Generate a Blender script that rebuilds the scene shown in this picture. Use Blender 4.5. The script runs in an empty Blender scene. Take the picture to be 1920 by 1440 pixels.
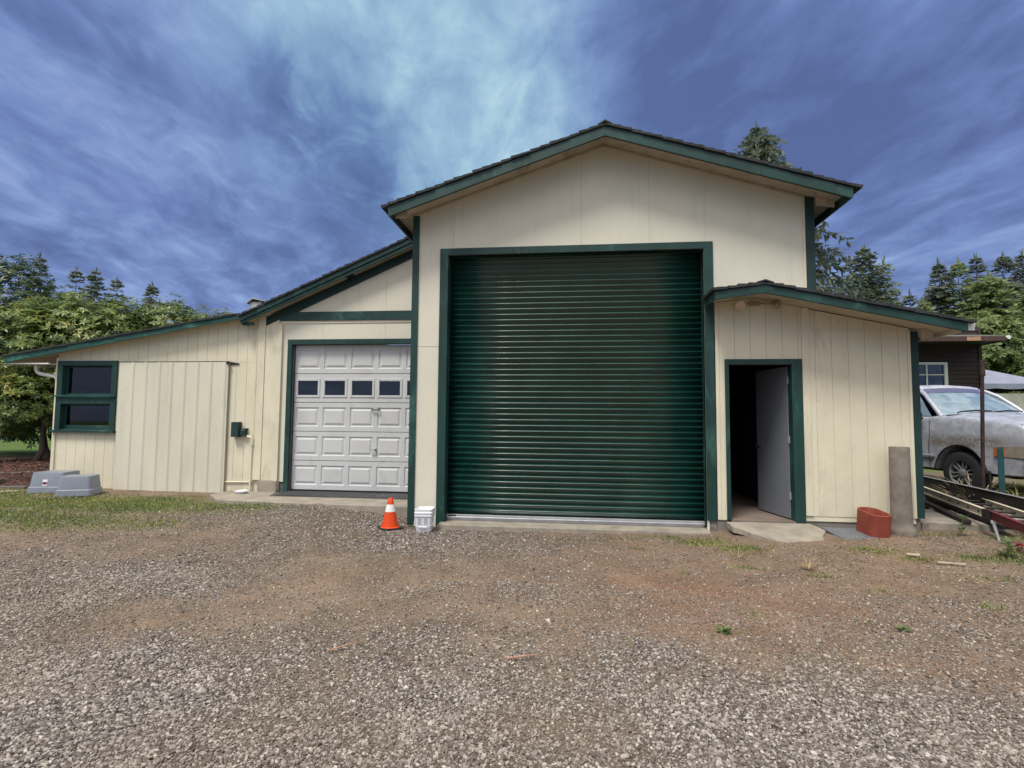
import bpy, bmesh, math, random
import numpy as np
from mathutils import Vector, Matrix
R = math.radians
rng = np.random.default_rng(7)
random.seed(7)
scene = bpy.context.scene
COL = scene.collection

# ------------------------------------------------------------------ camera
CAM_F, PITCH, ROLL, YAW = 1007.08, .0652485, .00836491, .112927671
cam_d = bpy.data.cameras.new("camera"); cam = bpy.data.objects.new("camera", cam_d); COL.objects.link(cam)
cam_d.sensor_width = 36; cam_d.lens = 36 * CAM_F / 1920; cam_d.clip_start = .05; cam_d.clip_end = 2000
r0 = Vector((math.cos(YAW), math.sin(YAW), 0)); f0 = Vector((-math.sin(YAW), math.cos(YAW), 0)); zz = Vector((0, 0, 1))
fw = f0 * math.cos(PITCH) + zz * math.sin(PITCH); up0 = zz * math.cos(PITCH) - f0 * math.sin(PITCH)
rt = r0 * math.cos(ROLL) + up0 * math.sin(ROLL); up = up0 * math.cos(ROLL) - r0 * math.sin(ROLL)
m = Matrix((rt, up, -fw)).transposed().to_4x4(); m.translation = Vector((0, -7.53763, 1.42982))
cam.matrix_world = m
scene.camera = cam

# ------------------------------------------------------------------ sky, sun, exposure
SUN_EL, SUN_AZ = R(61), math.atan2(-.45, -.80)
world = bpy.data.worlds.new("World"); scene.world = world; world.use_nodes = True


class NT:
    """small node-tree helper"""
    def __init__(s, nt): s.nt = nt; s.n = nt.nodes; s.l = nt.links
    def new(s, t, **kw):
        n = s.n.new(t)
        for k, v in kw.items(): setattr(n, k, v)
        return n
    def put(s, sock, v):
        if v is None: return
        if isinstance(v, bpy.types.NodeSocket): s.l.new(v, sock)
        else: sock.default_value = v
    def math(s, op, a, b=None, c=None, clamp=False):
        n = s.new('ShaderNodeMath', operation=op, use_clamp=clamp)
        s.put(n.inputs[0], a); s.put(n.inputs[1], b)
        if c is not None: s.put(n.inputs[2], c)
        return n.outputs[0]
    def vmath(s, op, a, b=None, out=0):
        n = s.new('ShaderNodeVectorMath', operation=op)
        s.put(n.inputs[0], a); s.put(n.inputs[1], b)
        return n.outputs[out]
    def scale(s, a, f):
        n = s.new('ShaderNodeVectorMath', operation='SCALE'); s.put(n.inputs[0], a); s.put(n.inputs[3], f); return n.outputs[0]
    def noise(s, vec, scale, detail=4, rough=.55, dist=0., dim='3D'):
        n = s.new('ShaderNodeTexNoise', noise_dimensions=dim)
        s.put(n.inputs['Vector'], vec); s.put(n.inputs['Scale'], scale); s.put(n.inputs['Detail'], detail)
        s.put(n.inputs['Roughness'], rough); s.put(n.inputs['Distortion'], dist)
        return n.outputs['Fac']
    def ramp(s, fac, stops, interp='LINEAR'):
        n = s.new('ShaderNodeValToRGB'); n.color_ramp.interpolation = interp
        e = n.color_ramp.elements
        while len(e) < len(stops): e.new(.5)
        for k, (p, c) in zip(e, stops):
            k.position = p; k.color = (*c, 1) if len(c) == 3 else c
        s.put(n.inputs[0], fac); return n.outputs[0]
    def mix(s, fac, a, b, typ='MIX'):
        n = s.new('ShaderNodeMix', data_type='RGBA', blend_type=typ)
        s.put(n.inputs[0], fac)
        s.put(n.inputs[6], (*a, 1) if isinstance(a, tuple) and len(a) == 3 else a)
        s.put(n.inputs[7], (*b, 1) if isinstance(b, tuple) and len(b) == 3 else b)
        return n.outputs[2]
    def maprange(s, v, a, b, c=0., d=1., smooth=True):
        n = s.new('ShaderNodeMapRange'); n.interpolation_type = 'SMOOTHSTEP' if smooth else 'LINEAR'
        s.put(n.inputs[0], v); s.put(n.inputs[1], a); s.put(n.inputs[2], b); s.put(n.inputs[3], c); s.put(n.inputs[4], d)
        return n.outputs[0]


w = NT(world.node_tree); w.n.clear()
sky = w.new('ShaderNodeTexSky', sky_type='NISHITA'); sky.sun_disc = False
sky.sun_elevation = SUN_EL; sky.sun_rotation = SUN_AZ % (2 * math.pi)
tc = w.new('ShaderNodeTexCoord'); D = w.vmath('NORMALIZE', tc.outputs['Generated'])
sep = w.new('ShaderNodeSeparateXYZ'); w.put(sep.inputs[0], D)
dx, dy, dz = sep.outputs
zc = w.math('ADD', w.math('MAXIMUM', dz, 0.), .12)
px = w.math('DIVIDE', dx, zc); py = w.math('DIVIDE', dy, zc)


def plane(sx, sy, shear=0.):
    c = w.new('ShaderNodeCombineXYZ')
    w.put(c.inputs[0], w.math('MULTIPLY', w.math('ADD', px, w.math('MULTIPLY', py, shear)), sx)); w.put(c.inputs[1], w.math('MULTIPLY', py, sy))
    return c.outputs[0]


def blob(v, k):   # soft lobe of sky round a direction
    return w.math('POWER', math.e, w.math('MULTIPLY', w.math('SUBTRACT', w.vmath('DOT_PRODUCT', D, tuple(Vector(v).normalized()), out=1), 1.), k))


# broad cloud bands run away from the camera, finer wisps ride on them
big = w.noise(plane(1.0, .55, .12), 1.3, 3, .5, .6)
streak = w.noise(plane(2.1, .70, .14), 1.5, 7, .60, .5)
wisp = w.noise(plane(2.0, 1.35, .3), 2.4, 7, .57, .8)
mott = w.noise(plane(1.7, 1.25, .2), 5.2, 5, .6, .5)
t = w.math('ADD', w.math('MULTIPLY', big, .36), w.math('ADD', w.math('MULTIPLY', streak, .32), w.math('ADD', w.math('MULTIPLY', wisp, .34), w.math('MULTIPLY', w.math('SUBTRACT', mott, .35), .15))))
glow = w.math('ADD', blob((-.20, .87, .45), 42.), w.math('ADD', w.math('MULTIPLY', blob((-.36, .75, .56), 50.), .75),
              w.math('ADD', w.math('MULTIPLY', blob((-.03, .86, .50), 44.), .34), w.math('MULTIPLY', blob((-.25, .68, .69), 40.), .5))))
glow = w.math('MINIMUM', glow, 1.15)
dark = w.math('ADD', w.math('MULTIPLY', blob((-.43, .75, .48), 260.), .8), w.math('ADD', w.math('MULTIPLY', blob((-.345, .85, .385), 240.), .75),
              w.math('ADD', w.math('MULTIPLY', blob((.14, .83, .55), 240.), .65), w.math('ADD', w.math('MULTIPLY', blob((.40, .80, .45), 160.), .38), w.math('MULTIPLY', blob((.22, .86, .44), 160.), .4)))))
t2 = w.math('ADD', t, w.math('MULTIPLY', glow, .125))
t2 = w.math('SUBTRACT', t2, w.math('MULTIPLY', dark, w.math('MULTIPLY', w.maprange(wisp, .30, .62), .30)))
t2 = w.math('ADD', t2, w.math('MULTIPLY', w.maprange(dz, .36, .08), .05))
t2 = w.math('MULTIPLY_ADD', w.math('SUBTRACT', t2, .60), 2.1, .525)
cool = w.ramp(t2, [(.18, (.072, .110, .28)), (.36, (.105, .165, .39)), (.50, (.145, .225, .48)), (.66, (.22, .315, .57)), (.85, (.36, .45, .66)), (1., (.66, .74, .86))])
teal = w.ramp(t2, [(.18, (.070, .13, .29)), (.36, (.11, .20, .40)), (.50, (.18, .32, .50)), (.66, (.27, .45, .60)), (.85, (.43, .63, .71)), (1., (.72, .88, .90))])
cloud = w.mix(w.math('MINIMUM', w.math('MULTIPLY', glow, .85), 1.), cool, teal)
purple = w.math('MULTIPLY', w.noise(plane(.8, .5), 2.1, 3, .5, .3), .8)
cloud = w.mix(w.maprange(purple, .38, .62, 0., .10), cloud, w.mix(.55, cloud, (.30, .27, .70), 'MIX'))
# unseen sky behind and above the camera, brightened to light the facade
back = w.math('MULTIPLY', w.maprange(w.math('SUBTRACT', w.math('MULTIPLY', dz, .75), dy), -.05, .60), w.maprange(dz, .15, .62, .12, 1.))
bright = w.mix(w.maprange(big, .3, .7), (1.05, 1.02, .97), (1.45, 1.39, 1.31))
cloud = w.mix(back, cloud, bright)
hsv = w.new('ShaderNodeHueSaturation'); hsv.inputs['Saturation'].default_value = .95; w.put(hsv.inputs['Color'], cloud); cloud = hsv.outputs[0]
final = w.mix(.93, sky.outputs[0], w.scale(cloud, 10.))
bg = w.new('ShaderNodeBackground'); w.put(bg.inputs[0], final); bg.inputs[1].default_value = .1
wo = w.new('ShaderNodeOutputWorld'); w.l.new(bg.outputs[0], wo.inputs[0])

sd = bpy.data.lights.new("sun", 'SUN'); sd.energy = 2.9; sd.angle = R(15); sd.color = (1., .95, .87)
sun = bpy.data.objects.new("sun", sd); COL.objects.link(sun)
sdir = Vector((math.sin(SUN_AZ) * math.cos(SUN_EL), math.cos(SUN_AZ) * math.cos(SUN_EL), math.sin(SUN_EL)))
sun.rotation_euler = (-sdir).to_track_quat('-Z', 'Y').to_euler()
sun.location = sdir * 60
scene.view_settings.view_transform = 'Standard'; scene.view_settings.look = 'None'
scene.view_settings.exposure = 0.25; scene.view_settings.gamma = 1; scene.view_settings.use_curve_mapping = False
scene.render.engine = 'CYCLES'; scene.cycles.use_denoising = True
scene.cycles.max_bounces = 8; scene.cycles.transparent_max_bounces = 12


# ------------------------------------------------------------------ helpers
def tag(o, label=None, cat=None, group=None, kind=None):
    for k, v in (('label', label), ('category', cat), ('group', group), ('kind', kind)):
        if v: o[k] = v
    return o


def empty(name, loc=(0, 0, 0), rz=0., label=None, cat=None, group=None):
    o = bpy.data.objects.new(name, None); COL.objects.link(o); o.location = loc; o.rotation_euler = (0, 0, rz)
    o.empty_display_size = .2
    return tag(o, label, cat, group)


def wloc(o):
    v = Vector((0, 0, 0))
    while o is not None: v += o.location; o = o.parent
    return v


class MB:
    def __init__(s): s.v = []; s.f = []
    def add(s, vs, fs):
        k = len(s.v); s.v += [tuple(p) for p in vs]; s.f += [tuple(i + k for i in f) for f in fs]; return s
    def box(s, x0, x1, y0, y1, z0, z1):
        return s.add([(x0, y0, z0), (x1, y0, z0), (x1, y1, z0), (x0, y1, z0), (x0, y0, z1), (x1, y0, z1), (x1, y1, z1), (x0, y1, z1)],
                     [(3, 2, 1, 0), (4, 5, 6, 7), (0, 1, 5, 4), (1, 2, 6, 5), (2, 3, 7, 6), (3, 0, 4, 7)])
    def ext(s, poly, vec):
        n = len(poly); a = [Vector(p) for p in poly]; b = [p + Vector(vec) for p in a]
        return s.add(a + b, [tuple(range(n)), tuple(range(2 * n - 1, n - 1, -1))] + [(i, (i + 1) % n, n + (i + 1) % n, n + i) for i in range(n)])
    def xz(s, poly, y0, y1): return s.ext([(x, y0, z) for x, z in poly], (0, y1 - y0, 0))
    def xy(s, poly, z0, z1): return s.ext([(x, y, z0) for x, y in poly], (0, 0, z1 - z0))
    def yz(s, poly, x0, x1): return s.ext([(x0, y, z) for y, z in poly], (x1 - x0, 0, 0))
    def beam(s, a, b, wd, h, upv=(0, 0, 1)):
        a = Vector(a); b = Vector(b); d = (b - a).normalized(); sd_ = d.cross(Vector(upv)).normalized(); u = sd_.cross(d)
        q = [a + sd_ * (wd / 2 * i) + u * (h / 2 * j) for i, j in ((-1, -1), (1, -1), (1, 1), (-1, 1))]
        return s.ext(q, b - a)
    def tube(s, pts, r, n=10, cap=True):
        pts = [Vector(p) for p in pts]; rs = r if isinstance(r, (list, tuple)) else [r] * len(pts)
        rings = []; ref = None
        for i, p in enumerate(pts):
            d = (pts[min(i + 1, len(pts) - 1)] - pts[max(i - 1, 0)]).normalized()
            if ref is None: ref = Vector((0, 0, 1)) if abs(d.z) < .9 else Vector((1, 0, 0))
            u = (ref - d * ref.dot(d)).normalized(); ref = u; v = d.cross(u)
            rings.append([p + (u * math.cos(2 * math.pi * k / n) + v * math.sin(2 * math.pi * k / n)) * rs[i] for k in range(n)])
        vs = [q for g in rings for q in g]; fs = []
        for i in range(len(pts) - 1):
            for k in range(n):
                fs.append((i * n + k, i * n + (k + 1) % n, (i + 1) * n + (k + 1) % n, (i + 1) * n + k))
        if cap: fs += [tuple(range(n - 1, -1, -1)), tuple((len(pts) - 1) * n + k for k in range(n))]
        return s.add(vs, fs)
    def loft(s, rings, closed=True, cap=True):
        n = len(rings[0]); vs = [q for g in rings for q in g]; fs = []
        for i in range(len(rings) - 1):
            for k in range(n if closed else n - 1):
                fs.append((i * n + k, i * n + (k + 1) % n, (i + 1) * n + (k + 1) % n, (i + 1) * n + k))
        if cap: fs += [tuple(range(n - 1, -1, -1)), tuple((len(rings) - 1) * n + k for k in range(n))]
        return s.add(vs, fs)
    def lathe(s, prof, c=(0, 0, 0), n=24, axis='z', cap=True):
        rings = []
        for r, z in prof:
            g = []
            for k in range(n):
                a = 2 * math.pi * k / n; p = (r * math.cos(a), r * math.sin(a), z)
                if axis == 'y': p = (p[0], p[2], p[1])
                if axis == 'x': p = (p[2], p[0], p[1])
                g.append((p[0] + c[0], p[1] + c[1], p[2] + c[2]))
            rings.append(g)
        return s.loft(rings, cap=cap)
    def build(s, name, mat, parent=None, bevel=0., smooth=0., local=False, segs=2, fix=True):
        me = bpy.data.meshes.new(name); off = Vector((0, 0, 0))
        if parent is not None and not local: off = wloc(parent)
        me.from_pydata([(x - off.x, y - off.y, z - off.z) for x, y, z in s.v], [], s.f); me.update()
        if fix:
            bm = bmesh.new(); bm.from_mesh(me); bmesh.ops.recalc_face_normals(bm, faces=bm.faces); bm.to_mesh(me); bm.free()
        o = bpy.data.objects.new(name, me); COL.objects.link(o)
        if parent is not None: o.parent = parent
        me.materials.append(mat)
        if smooth: me.shade_smooth(); me.set_sharp_from_angle(angle=R(smooth))
        if bevel:
            b = o.modifiers.new("bevel", 'BEVEL'); b.width = bevel; b.segments = segs; b.limit_method = 'ANGLE'; b.angle_limit = R(40)
        return o


def np_mesh(name, V, F, mat, parent=None, attrs=None, smooth=False):
    """V (n,3) F (m,k) arrays -> one mesh object"""
    me = bpy.data.meshes.new(name); V = np.asarray(V, dtype=np.float32).copy()
    if parent is not None: V -= np.array(wloc(parent), dtype=np.float32)
    F = np.asarray(F, dtype=np.int32); mN, k = F.shape
    me.vertices.add(len(V)); me.vertices.foreach_set('co', V.ravel())
    me.loops.add(mN * k); me.loops.foreach_set('vertex_index', F.ravel())
    me.polygons.add(mN); me.polygons.foreach_set('loop_start', np.arange(0, mN * k, k, dtype=np.int32))
    me.polygons.foreach_set('loop_total', np.full(mN, k, dtype=np.int32))
    me.update(calc_edges=True)
    if attrs:
        for nme, arr in attrs.items():
            a = me.attributes.new(nme, 'FLOAT', 'POINT'); a.data.foreach_set('value', np.asarray(arr, dtype=np.float32))
    if smooth: me.shade_smooth()
    else: me.shade_flat()
    o = bpy.data.objects.new(name, me); COL.objects.link(o); me.materials.append(mat)
    if parent is not None: o.parent = parent
    return o


def _hash(ix, iy, seed):
    h = (ix * 374761393 + iy * 668265263 + seed * 974711) & 0xFFFFFFFF
    h = ((h ^ (h >> 13)) * 1274126177) & 0xFFFFFFFF
    return ((h ^ (h >> 16)) & 0xFFFF) / 65535.


def vnoise(x, y, seed=0):
    x = np.asarray(x, float); y = np.asarray(y, float)
    ix = np.floor(x).astype(np.int64); iy = np.floor(y).astype(np.int64); fx = x - ix; fy = y - iy
    fx = fx * fx * (3 - 2 * fx); fy = fy * fy * (3 - 2 * fy)
    a = _hash(ix, iy, seed); b = _hash(ix + 1, iy, seed); c = _hash(ix, iy + 1, seed); d = _hash(ix + 1, iy + 1, seed)
    return (a * (1 - fx) + b * fx) * (1 - fy) + (c * (1 - fx) + d * fx) * fy


def fbm(x, y, o=4, seed=0):
    s_ = 0.; a = .5
    for i in range(o): s_ = s_ + a * vnoise(x * 2 ** i, y * 2 ** i, seed + i * 17); a *= .5
    return s_ / (1 - .5 ** o)


# ------------------------------------------------------------------ materials
def mat(name, fn):
    mt = bpy.data.materials.new(name); mt.use_nodes = True
    t_ = NT(mt.node_tree); t_.n.clear()
    out = t_.new('ShaderNodeOutputMaterial'); b = t_.new('ShaderNodeBsdfPrincipled'); t_.l.new(b.outputs[0], out.inputs[0])
    t_.b = b; t_.out = out; t_.obj = t_.new('ShaderNodeTexCoord').outputs['Object']
    fn(t_); return mt


def bump(t_, h, strength=.3, dist=.01):
    n = t_.new('ShaderNodeBump'); t_.put(n.inputs['Height'], h); n.inputs['Strength'].default_value = strength; n.inputs['Distance'].default_value = dist
    t_.l.new(n.outputs[0], t_.b.inputs['Normal']); return n


def c3(c, k): return tuple(min(1., x * k) for x in c)


def paint(name, col, rough=.6, var=.12, bumpk=.25, scale=3., dirt=None, dirt_amt=.5, dscale=1.3, stretch=(1, 1, 1), grain=0., spec=.4):
    def fn(t_):
        mp = t_.new('ShaderNodeMapping'); t_.put(mp.inputs[0], t_.obj); mp.inputs[3].default_value = stretch
        n1 = t_.noise(mp.outputs[0], scale, 5, .6, .2); n2 = t_.noise(t_.obj, scale * 14, 3, .6)
        c = t_.mix(t_.maprange(n1, .3, .7), c3(col, 1 - var), c3(col, 1 + var))
        c = t_.mix(t_.maprange(n2, .35, .75, 0., .25), c, c3(col, 1 - var * 1.5))
        if dirt:
            d = t_.noise(mp.outputs[0], dscale, 8, .68, .6)
            c = t_.mix(t_.maprange(d, .52, .72, 0., dirt_amt), c, dirt)
        t_.put(t_.b.inputs['Base Color'], c); t_.b.inputs['Roughness'].default_value = rough; t_.b.inputs['Specular IOR Level'].default_value = spec
        h = n2
        if grain: h = t_.math('ADD', n2, t_.math('MULTIPLY', t_.noise(mp.outputs[0], grain, 6, .65, 1.0), 2.))
        bump(t_, h, bumpk, .004)
    return mat(name, fn)


CREAM = (.66, .62, .478)


def siding_fn(t_):
    # embossed wood-grain sheet siding under old cream paint
    mp = t_.new('ShaderNodeMapping'); t_.put(mp.inputs[0], t_.obj); mp.inputs[3].default_value = (1, 1, .28)
    g = t_.noise(mp.outputs[0], 42, 6, .62, 2.2); n1 = t_.noise(t_.obj, 1.1, 5, .6); n2 = t_.noise(t_.obj, 20, 3, .6)
    c = t_.mix(t_.maprange(n1, .3, .7), c3(CREAM, .92), c3(CREAM, 1.05))
    c = t_.mix(t_.maprange(n2, .55, .8, 0., .3), c, c3(CREAM, .72))
    d = t_.noise(mp.outputs[0], 2.6, 8, .7, .5)
    c = t_.mix(t_.maprange(d, .56, .78, 0., .55), c, (.36, .325, .23))
    sp = t_.noise(t_.obj, 40, 2, .5); cl = t_.noise(t_.obj, 1.3, 4, .6)
    c = t_.mix(t_.math('MULTIPLY', t_.math('MULTIPLY', t_.maprange(sp, .66, .74), t_.maprange(cl, .50, .66)), .7), c, (.12, .10, .07))
    t_.put(t_.b.inputs['Base Color'], c); t_.b.inputs['Roughness'].default_value = .62; t_.b.inputs['Specular IOR Level'].default_value = .3
    bump(t_, g, .55, .006)


def panel_fn(t_):
    # smooth plywood panels: faint vertical streaks, mildew specks, yellowed patches
    mp = t_.new('ShaderNodeMapping'); t_.put(mp.inputs[0], t_.obj); mp.inputs[3].default_value = (3.2, 1, .35)
    n1 = t_.noise(t_.obj, .9, 5, .6); st = t_.noise(mp.outputs[0], 2.2, 7, .68, .3)
    c = t_.mix(t_.maprange(n1, .3, .7), (.60, .58, .495), (.65, .625, .52))
    c = t_.mix(t_.maprange(st, .5, .78, 0., .30), c, (.38, .37, .33))
    sp = t_.noise(t_.obj, 46, 2, .5); cl = t_.noise(t_.obj, 1.6, 4, .6)
    k = t_.math('MULTIPLY', t_.maprange(sp, .68, .74), t_.maprange(cl, .52, .66))
    c = t_.mix(t_.math('MULTIPLY', k, .75), c, (.06, .055, .045))
    t_.put(t_.b.inputs['Base Color'], c); t_.b.inputs['Roughness'].default_value = .65; t_.b.inputs['Specular IOR Level'].default_value = .3
    bump(t_, t_.math('ADD', t_.noise(t_.obj, 60, 4, .6), t_.math('MULTIPLY', t_.noise(mp.outputs[0], 9, 4, .6), .6)), .22, .004)


M = {}
M['siding'] = mat('cream_siding', siding_fn)
M['panel'] = mat('cream_panel', panel_fn)
M['cream'] = paint('cream_trim', CREAM, .6, .08, .25, 2.5, (.38, .34, .25), .5, 2.2, (1, 1, .4))
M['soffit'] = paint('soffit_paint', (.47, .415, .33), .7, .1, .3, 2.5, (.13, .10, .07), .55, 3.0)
M['green'] = paint('green_trim', (.009, .042, .036), .5, .22, .3, 3., (.055, .16, .125), .6, 2.4, (1, 1, .5), grain=24.)
M['green_old'] = paint('weathered_green_trim', (.012, .072, .060), .55, .25, .4, 2., (.09, .23, .19), .8, 2.0, (1, 1, 3.), grain=24.)
M['green_dark'] = paint('dark_green_board', (.008, .035, .034), .6, .2, .3, 3.)
M['shingle'] = paint('dark_shingle', (.030, .033, .036), .9, .35, .8, 7., (.07, .075, .06), .5, 5.)
M['rubber'] = paint('black_rubber', (.014, .014, .016), .7, .2, .3, 8.)
M['concrete'] = paint('pale_concrete', (.285, .255, .21), .85, .18, .7, 4., (.16, .14, .11), .7, 2.6)
M['concrete_dk'] = paint('damp_concrete', (.20, .185, .16), .85, .2, .7, 5., (.09, .09, .07), .7, 3.)
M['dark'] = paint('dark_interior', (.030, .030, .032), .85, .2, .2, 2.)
M['interior'] = paint('interior_board', (.10, .10, .105), .85, .15, .2, 2.)
M['white_door'] = paint('white_door_paint', (.54, .555, .56), .45, .05, .12, 1.6, (.34, .34, .30), .35, 2.6)
M['shaded_leaf'] = paint('shaded_white_leaf', (.18, .195, .225), .45, .05, .1, 1.6)  # white leaf greyed: the dimness of the doorway is put into its colour
M['metal_cream'] = paint('cream_sheet_metal', (.61, .59, .485), .45, .07, .15, 1.5, (.44, .42, .32), .5, 2.2, (1, 1, .25))
M['alu'] = paint('aluminium', (.55, .57, .60), .35, .1, .1, 5.)
M['alu'].node_tree.nodes['Principled BSDF'].inputs['Metallic'].default_value = .7
M['black'] = paint('black_iron', (.015, .014, .014), .5, .2, .2, 9.)
M['white'] = paint('white_plastic', (.74, .75, .78), .4, .04, .08, 3., (.5, .5, .48), .35, 4.)
M['label_grey'] = paint('label_print_grey', (.22, .23, .27), .6, .1, .05, 9.)
M['tub'] = paint('grey_plastic', (.20, .225, .275), .45, .07, .12, 3., (.28, .29, .31), .4, 3.)
M['orange'] = paint('orange_vinyl', (.66, .058, .005), .42, .1, .08, 4., (.55, .05, .01), .4, 5.)
M['reflect'] = paint('white_reflective', (.72, .71, .68), .35, .06, .08, 6., (.5, .48, .44), .4, 6.)
M['terra'] = paint('red_clay', (.245, .052, .031), .65, .18, .35, 5., (.19, .035, .022), .6, 3.)
M['pipe'] = paint('old_concrete_pipe', (.19, .17, .145), .9, .22, .9, 6., (.085, .08, .05), .85, 2.2)
M['slate'] = paint('slate_grey', (.125, .135, .155), .75, .12, .4, 4., (.2, .2, .21), .5, 6.)
M['rust'] = paint('rusty_iron', (.030, .020, .018), .8, .4, .6, 9., (.12, .055, .035), .6, 4.)
M['black_timber'] = paint('black_timber', (.022, .018, .016), .8, .3, .6, 5., (.07, .045, .032), .7, 4., (1, .3, 1))
M['fibre'] = paint('pale_ladder_rail', (.60, .54, .41), .55, .1, .2, 5., (.25, .2, .14), .6, 4.)
M['redpaint'] = paint('faded_red_paint', (.13, .022, .028), .6, .25, .3, 7., (.07, .025, .025), .6, 5.)
M['steel'] = paint('galvanised_steel', (.36, .37, .37), .45, .15, .2, 8.)
M['teal'] = paint('teal_stake_paint', (.008, .055, .062), .6, .2, .3, 6.)
M['brown_siding'] = paint('dark_brown_siding', (.038, .021, .022), .75, .2, .4, 3., (.075, .045, .04), .5, 3., (.3, 1, 1))
M['brown_fascia'] = paint('brown_fascia', (.070, .038, .034), .75, .2, .4, 3., (.14, .08, .07), .6, 5.)
M['bare_wood'] = paint('bare_wood', (.38, .21, .14), .75, .15, .4, 4.)
M['moss_roof'] = paint('mossy_roofing', (.16, .165, .13), .9, .3, .7, 5., (.08, .10, .05), .7, 3.)
M['canvas'] = paint('grey_canvas', (.22, .24, .31), .8, .1, .3, 3., (.22, .23, .26), .5, 3.)
M['canvas_side'] = paint('dusty_canvas', (.34, .34, .29), .8, .15, .3, 3., (.2, .21, .17), .6, 3.)
M['curtain'] = paint('blue_curtain', (.03, .085, .15), .9, .3, .3, 8., stretch=(9, 1, .3))
M['frame_white'] = paint('white_vinyl', (.72, .73, .70), .5, .06, .1, 4.)
M['wood_scrap'] = paint('pale_wood_scrap', (.46, .41, .30), .7, .15, .4, 8.)
M['grey_timber'] = paint('weathered_timber', (.17, .15, .13), .85, .2, .6, 3., (.08, .075, .06), .6, 4., (.3, 1, 1))
M['floor'] = paint('worn_floor', (.20, .155, .13), .8, .15, .2, 2.5, (.12, .095, .08), .5, 3.)
M['tyre'] = paint('tyre_rubber', (.017, .018, .022), .75, .2, .3, 12.)
M['rim'] = paint('dull_alloy', (.16, .17, .17), .4, .15, .2, 10., (.10, .11, .10), .6, 8.)
M['amber'] = paint('amber_lens', (.38, .10, .03), .3, .1, .05, 9.)
M['lamp_lens'] = paint('clouded_lens', (.24, .21, .17), .2, .12, .1, 9.)
M['black_plastic'] = paint('black_plastic', (.02, .02, .022), .5, .2, .2, 9.)
M['rug'] = paint('ribbed_mat', (.075, .075, .078), .85, .2, .4, 6., (.14, .13, .12), .5, 4.)
M['fix'] = paint('dusty_fixture', (.30, .25, .20), .5, .15, .2, 12.)


def glass_fn(t_):
    t_.n.remove(t_.b)
    g = t_.new('ShaderNodeBsdfGlossy'); g.inputs[0].default_value = (.9, .95, 1, 1); g.inputs[1].default_value = .03
    tr = t_.new('ShaderNodeBsdfTransparent'); tr.inputs[0].default_value = (.80, .86, .86, 1)
    fr = t_.new('ShaderNodeFresnel'); fr.inputs[0].default_value = 1.5
    mx = t_.new('ShaderNodeMixShader'); t_.l.new(t_.math('ADD', t_.math('MULTIPLY', fr.outputs[0], 1.0), .005), mx.inputs[0])
    t_.l.new(tr.outputs[0], mx.inputs[1]); t_.l.new(g.outputs[0], mx.inputs[2]); t_.l.new(mx.outputs[0], t_.out.inputs[0])


M['glass'] = mat('window_glass', glass_fn)


def rollup_fn(t_):
    n = t_.noise(t_.obj, 2.2, 5, .6); n2 = t_.noise(t_.obj, 30, 3, .6)
    c = t_.mix(t_.maprange(n, .3, .7), (.0035, .031, .0235), (.006, .045, .034))
    c = t_.mix(t_.maprange(t_.noise(t_.obj, 5., 7, .7, .8), .55, .75, 0., .35), c, (.03, .06, .048))
    t_.put(t_.b.inputs['Base Color'], c); t_.put(t_.b.inputs['Roughness'], t_.maprange(n, .3, .7, .27, .36))
    t_.b.inputs['Specular IOR Level'].default_value = .8


M['rollup'] = mat('green_roll_up_door', rollup_fn)


def flood_fn(t_):
    t_.b.inputs['Base Color'].default_value = (.50, .47, .43, 1); t_.b.inputs['Metallic'].default_value = .95; t_.b.inputs['Roughness'].default_value = .18


M['lens'] = mat('lamp_glass', flood_fn)


def leaf_mat(name, cols, trans=.3, rough=.5, patch=.9):
    """per-leaf colour, broad patches, some light through the leaf"""
    def fn(t_):
        g = t_.new('ShaderNodeNewGeometry').outputs['Random Per Island']
        n = t_.noise(t_.obj, patch, 3, .6)
        f = t_.math('ADD', t_.math('MULTIPLY', g, .55), t_.math('MULTIPLY', t_.maprange(n, .3, .7), .45))
        k = len(cols) - 1
        c = t_.ramp(f, [(.06 + .88 * i / k, c_) for i, c_ in enumerate(cols)])
        t_.put(t_.b.inputs['Base Color'], c); t_.b.inputs['Roughness'].default_value = rough
        t_.b.inputs['Specular IOR Level'].default_value = .35
        tr = t_.new('ShaderNodeBsdfTranslucent'); t_.put(tr.inputs[0], c)
        mx = t_.new('ShaderNodeMixShader'); mx.inputs[0].default_value = trans
        t_.l.new(t_.b.outputs[0], mx.inputs[1]); t_.l.new(tr.outputs[0], mx.inputs[2]); t_.l.new(mx.outputs[0], t_.out.inputs[0])
    return mat(name, fn)


M['rhodo'] = leaf_mat('rhododendron_leaf', [(.045, .088, .032), (.09, .148, .044), (.15, .21, .057), (.235, .28, .075), (.38, .34, .065)], .32, .38)
M['rhodo_dark'] = leaf_mat('dark_rhododendron_leaf', [(.030, .062, .026), (.055, .092, .035), (.085, .125, .045), (.15, .17, .07)], .2, .38)
M['conifer'] = leaf_mat('conifer_needles', [(.12, .18, .09), (.19, .26, .115), (.26, .32, .14), (.34, .38, .17)], .4, .6, .25)
M['conifer_blue'] = leaf_mat('spruce_needles', [(.075, .105, .085), (.12, .155, .115), (.175, .205, .145), (.24, .26, .18)], .3, .6, .4)
M['conifer_far'] = leaf_mat('far_conifer_needles', [(.11, .14, .125), (.175, .205, .17), (.235, .26, .20)], .4, .7, .2)
M['broadleaf'] = leaf_mat('broadleaf', [(.07, .11, .042), (.12, .175, .06), (.18, .235, .075), (.25, .29, .10)], .35, .5, .5)
M['grass'] = leaf_mat('grass_blades', [(.07, .12, .03), (.13, .19, .045), (.21, .25, .06), (.32, .31, .10)], .3, .55, .8)
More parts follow.
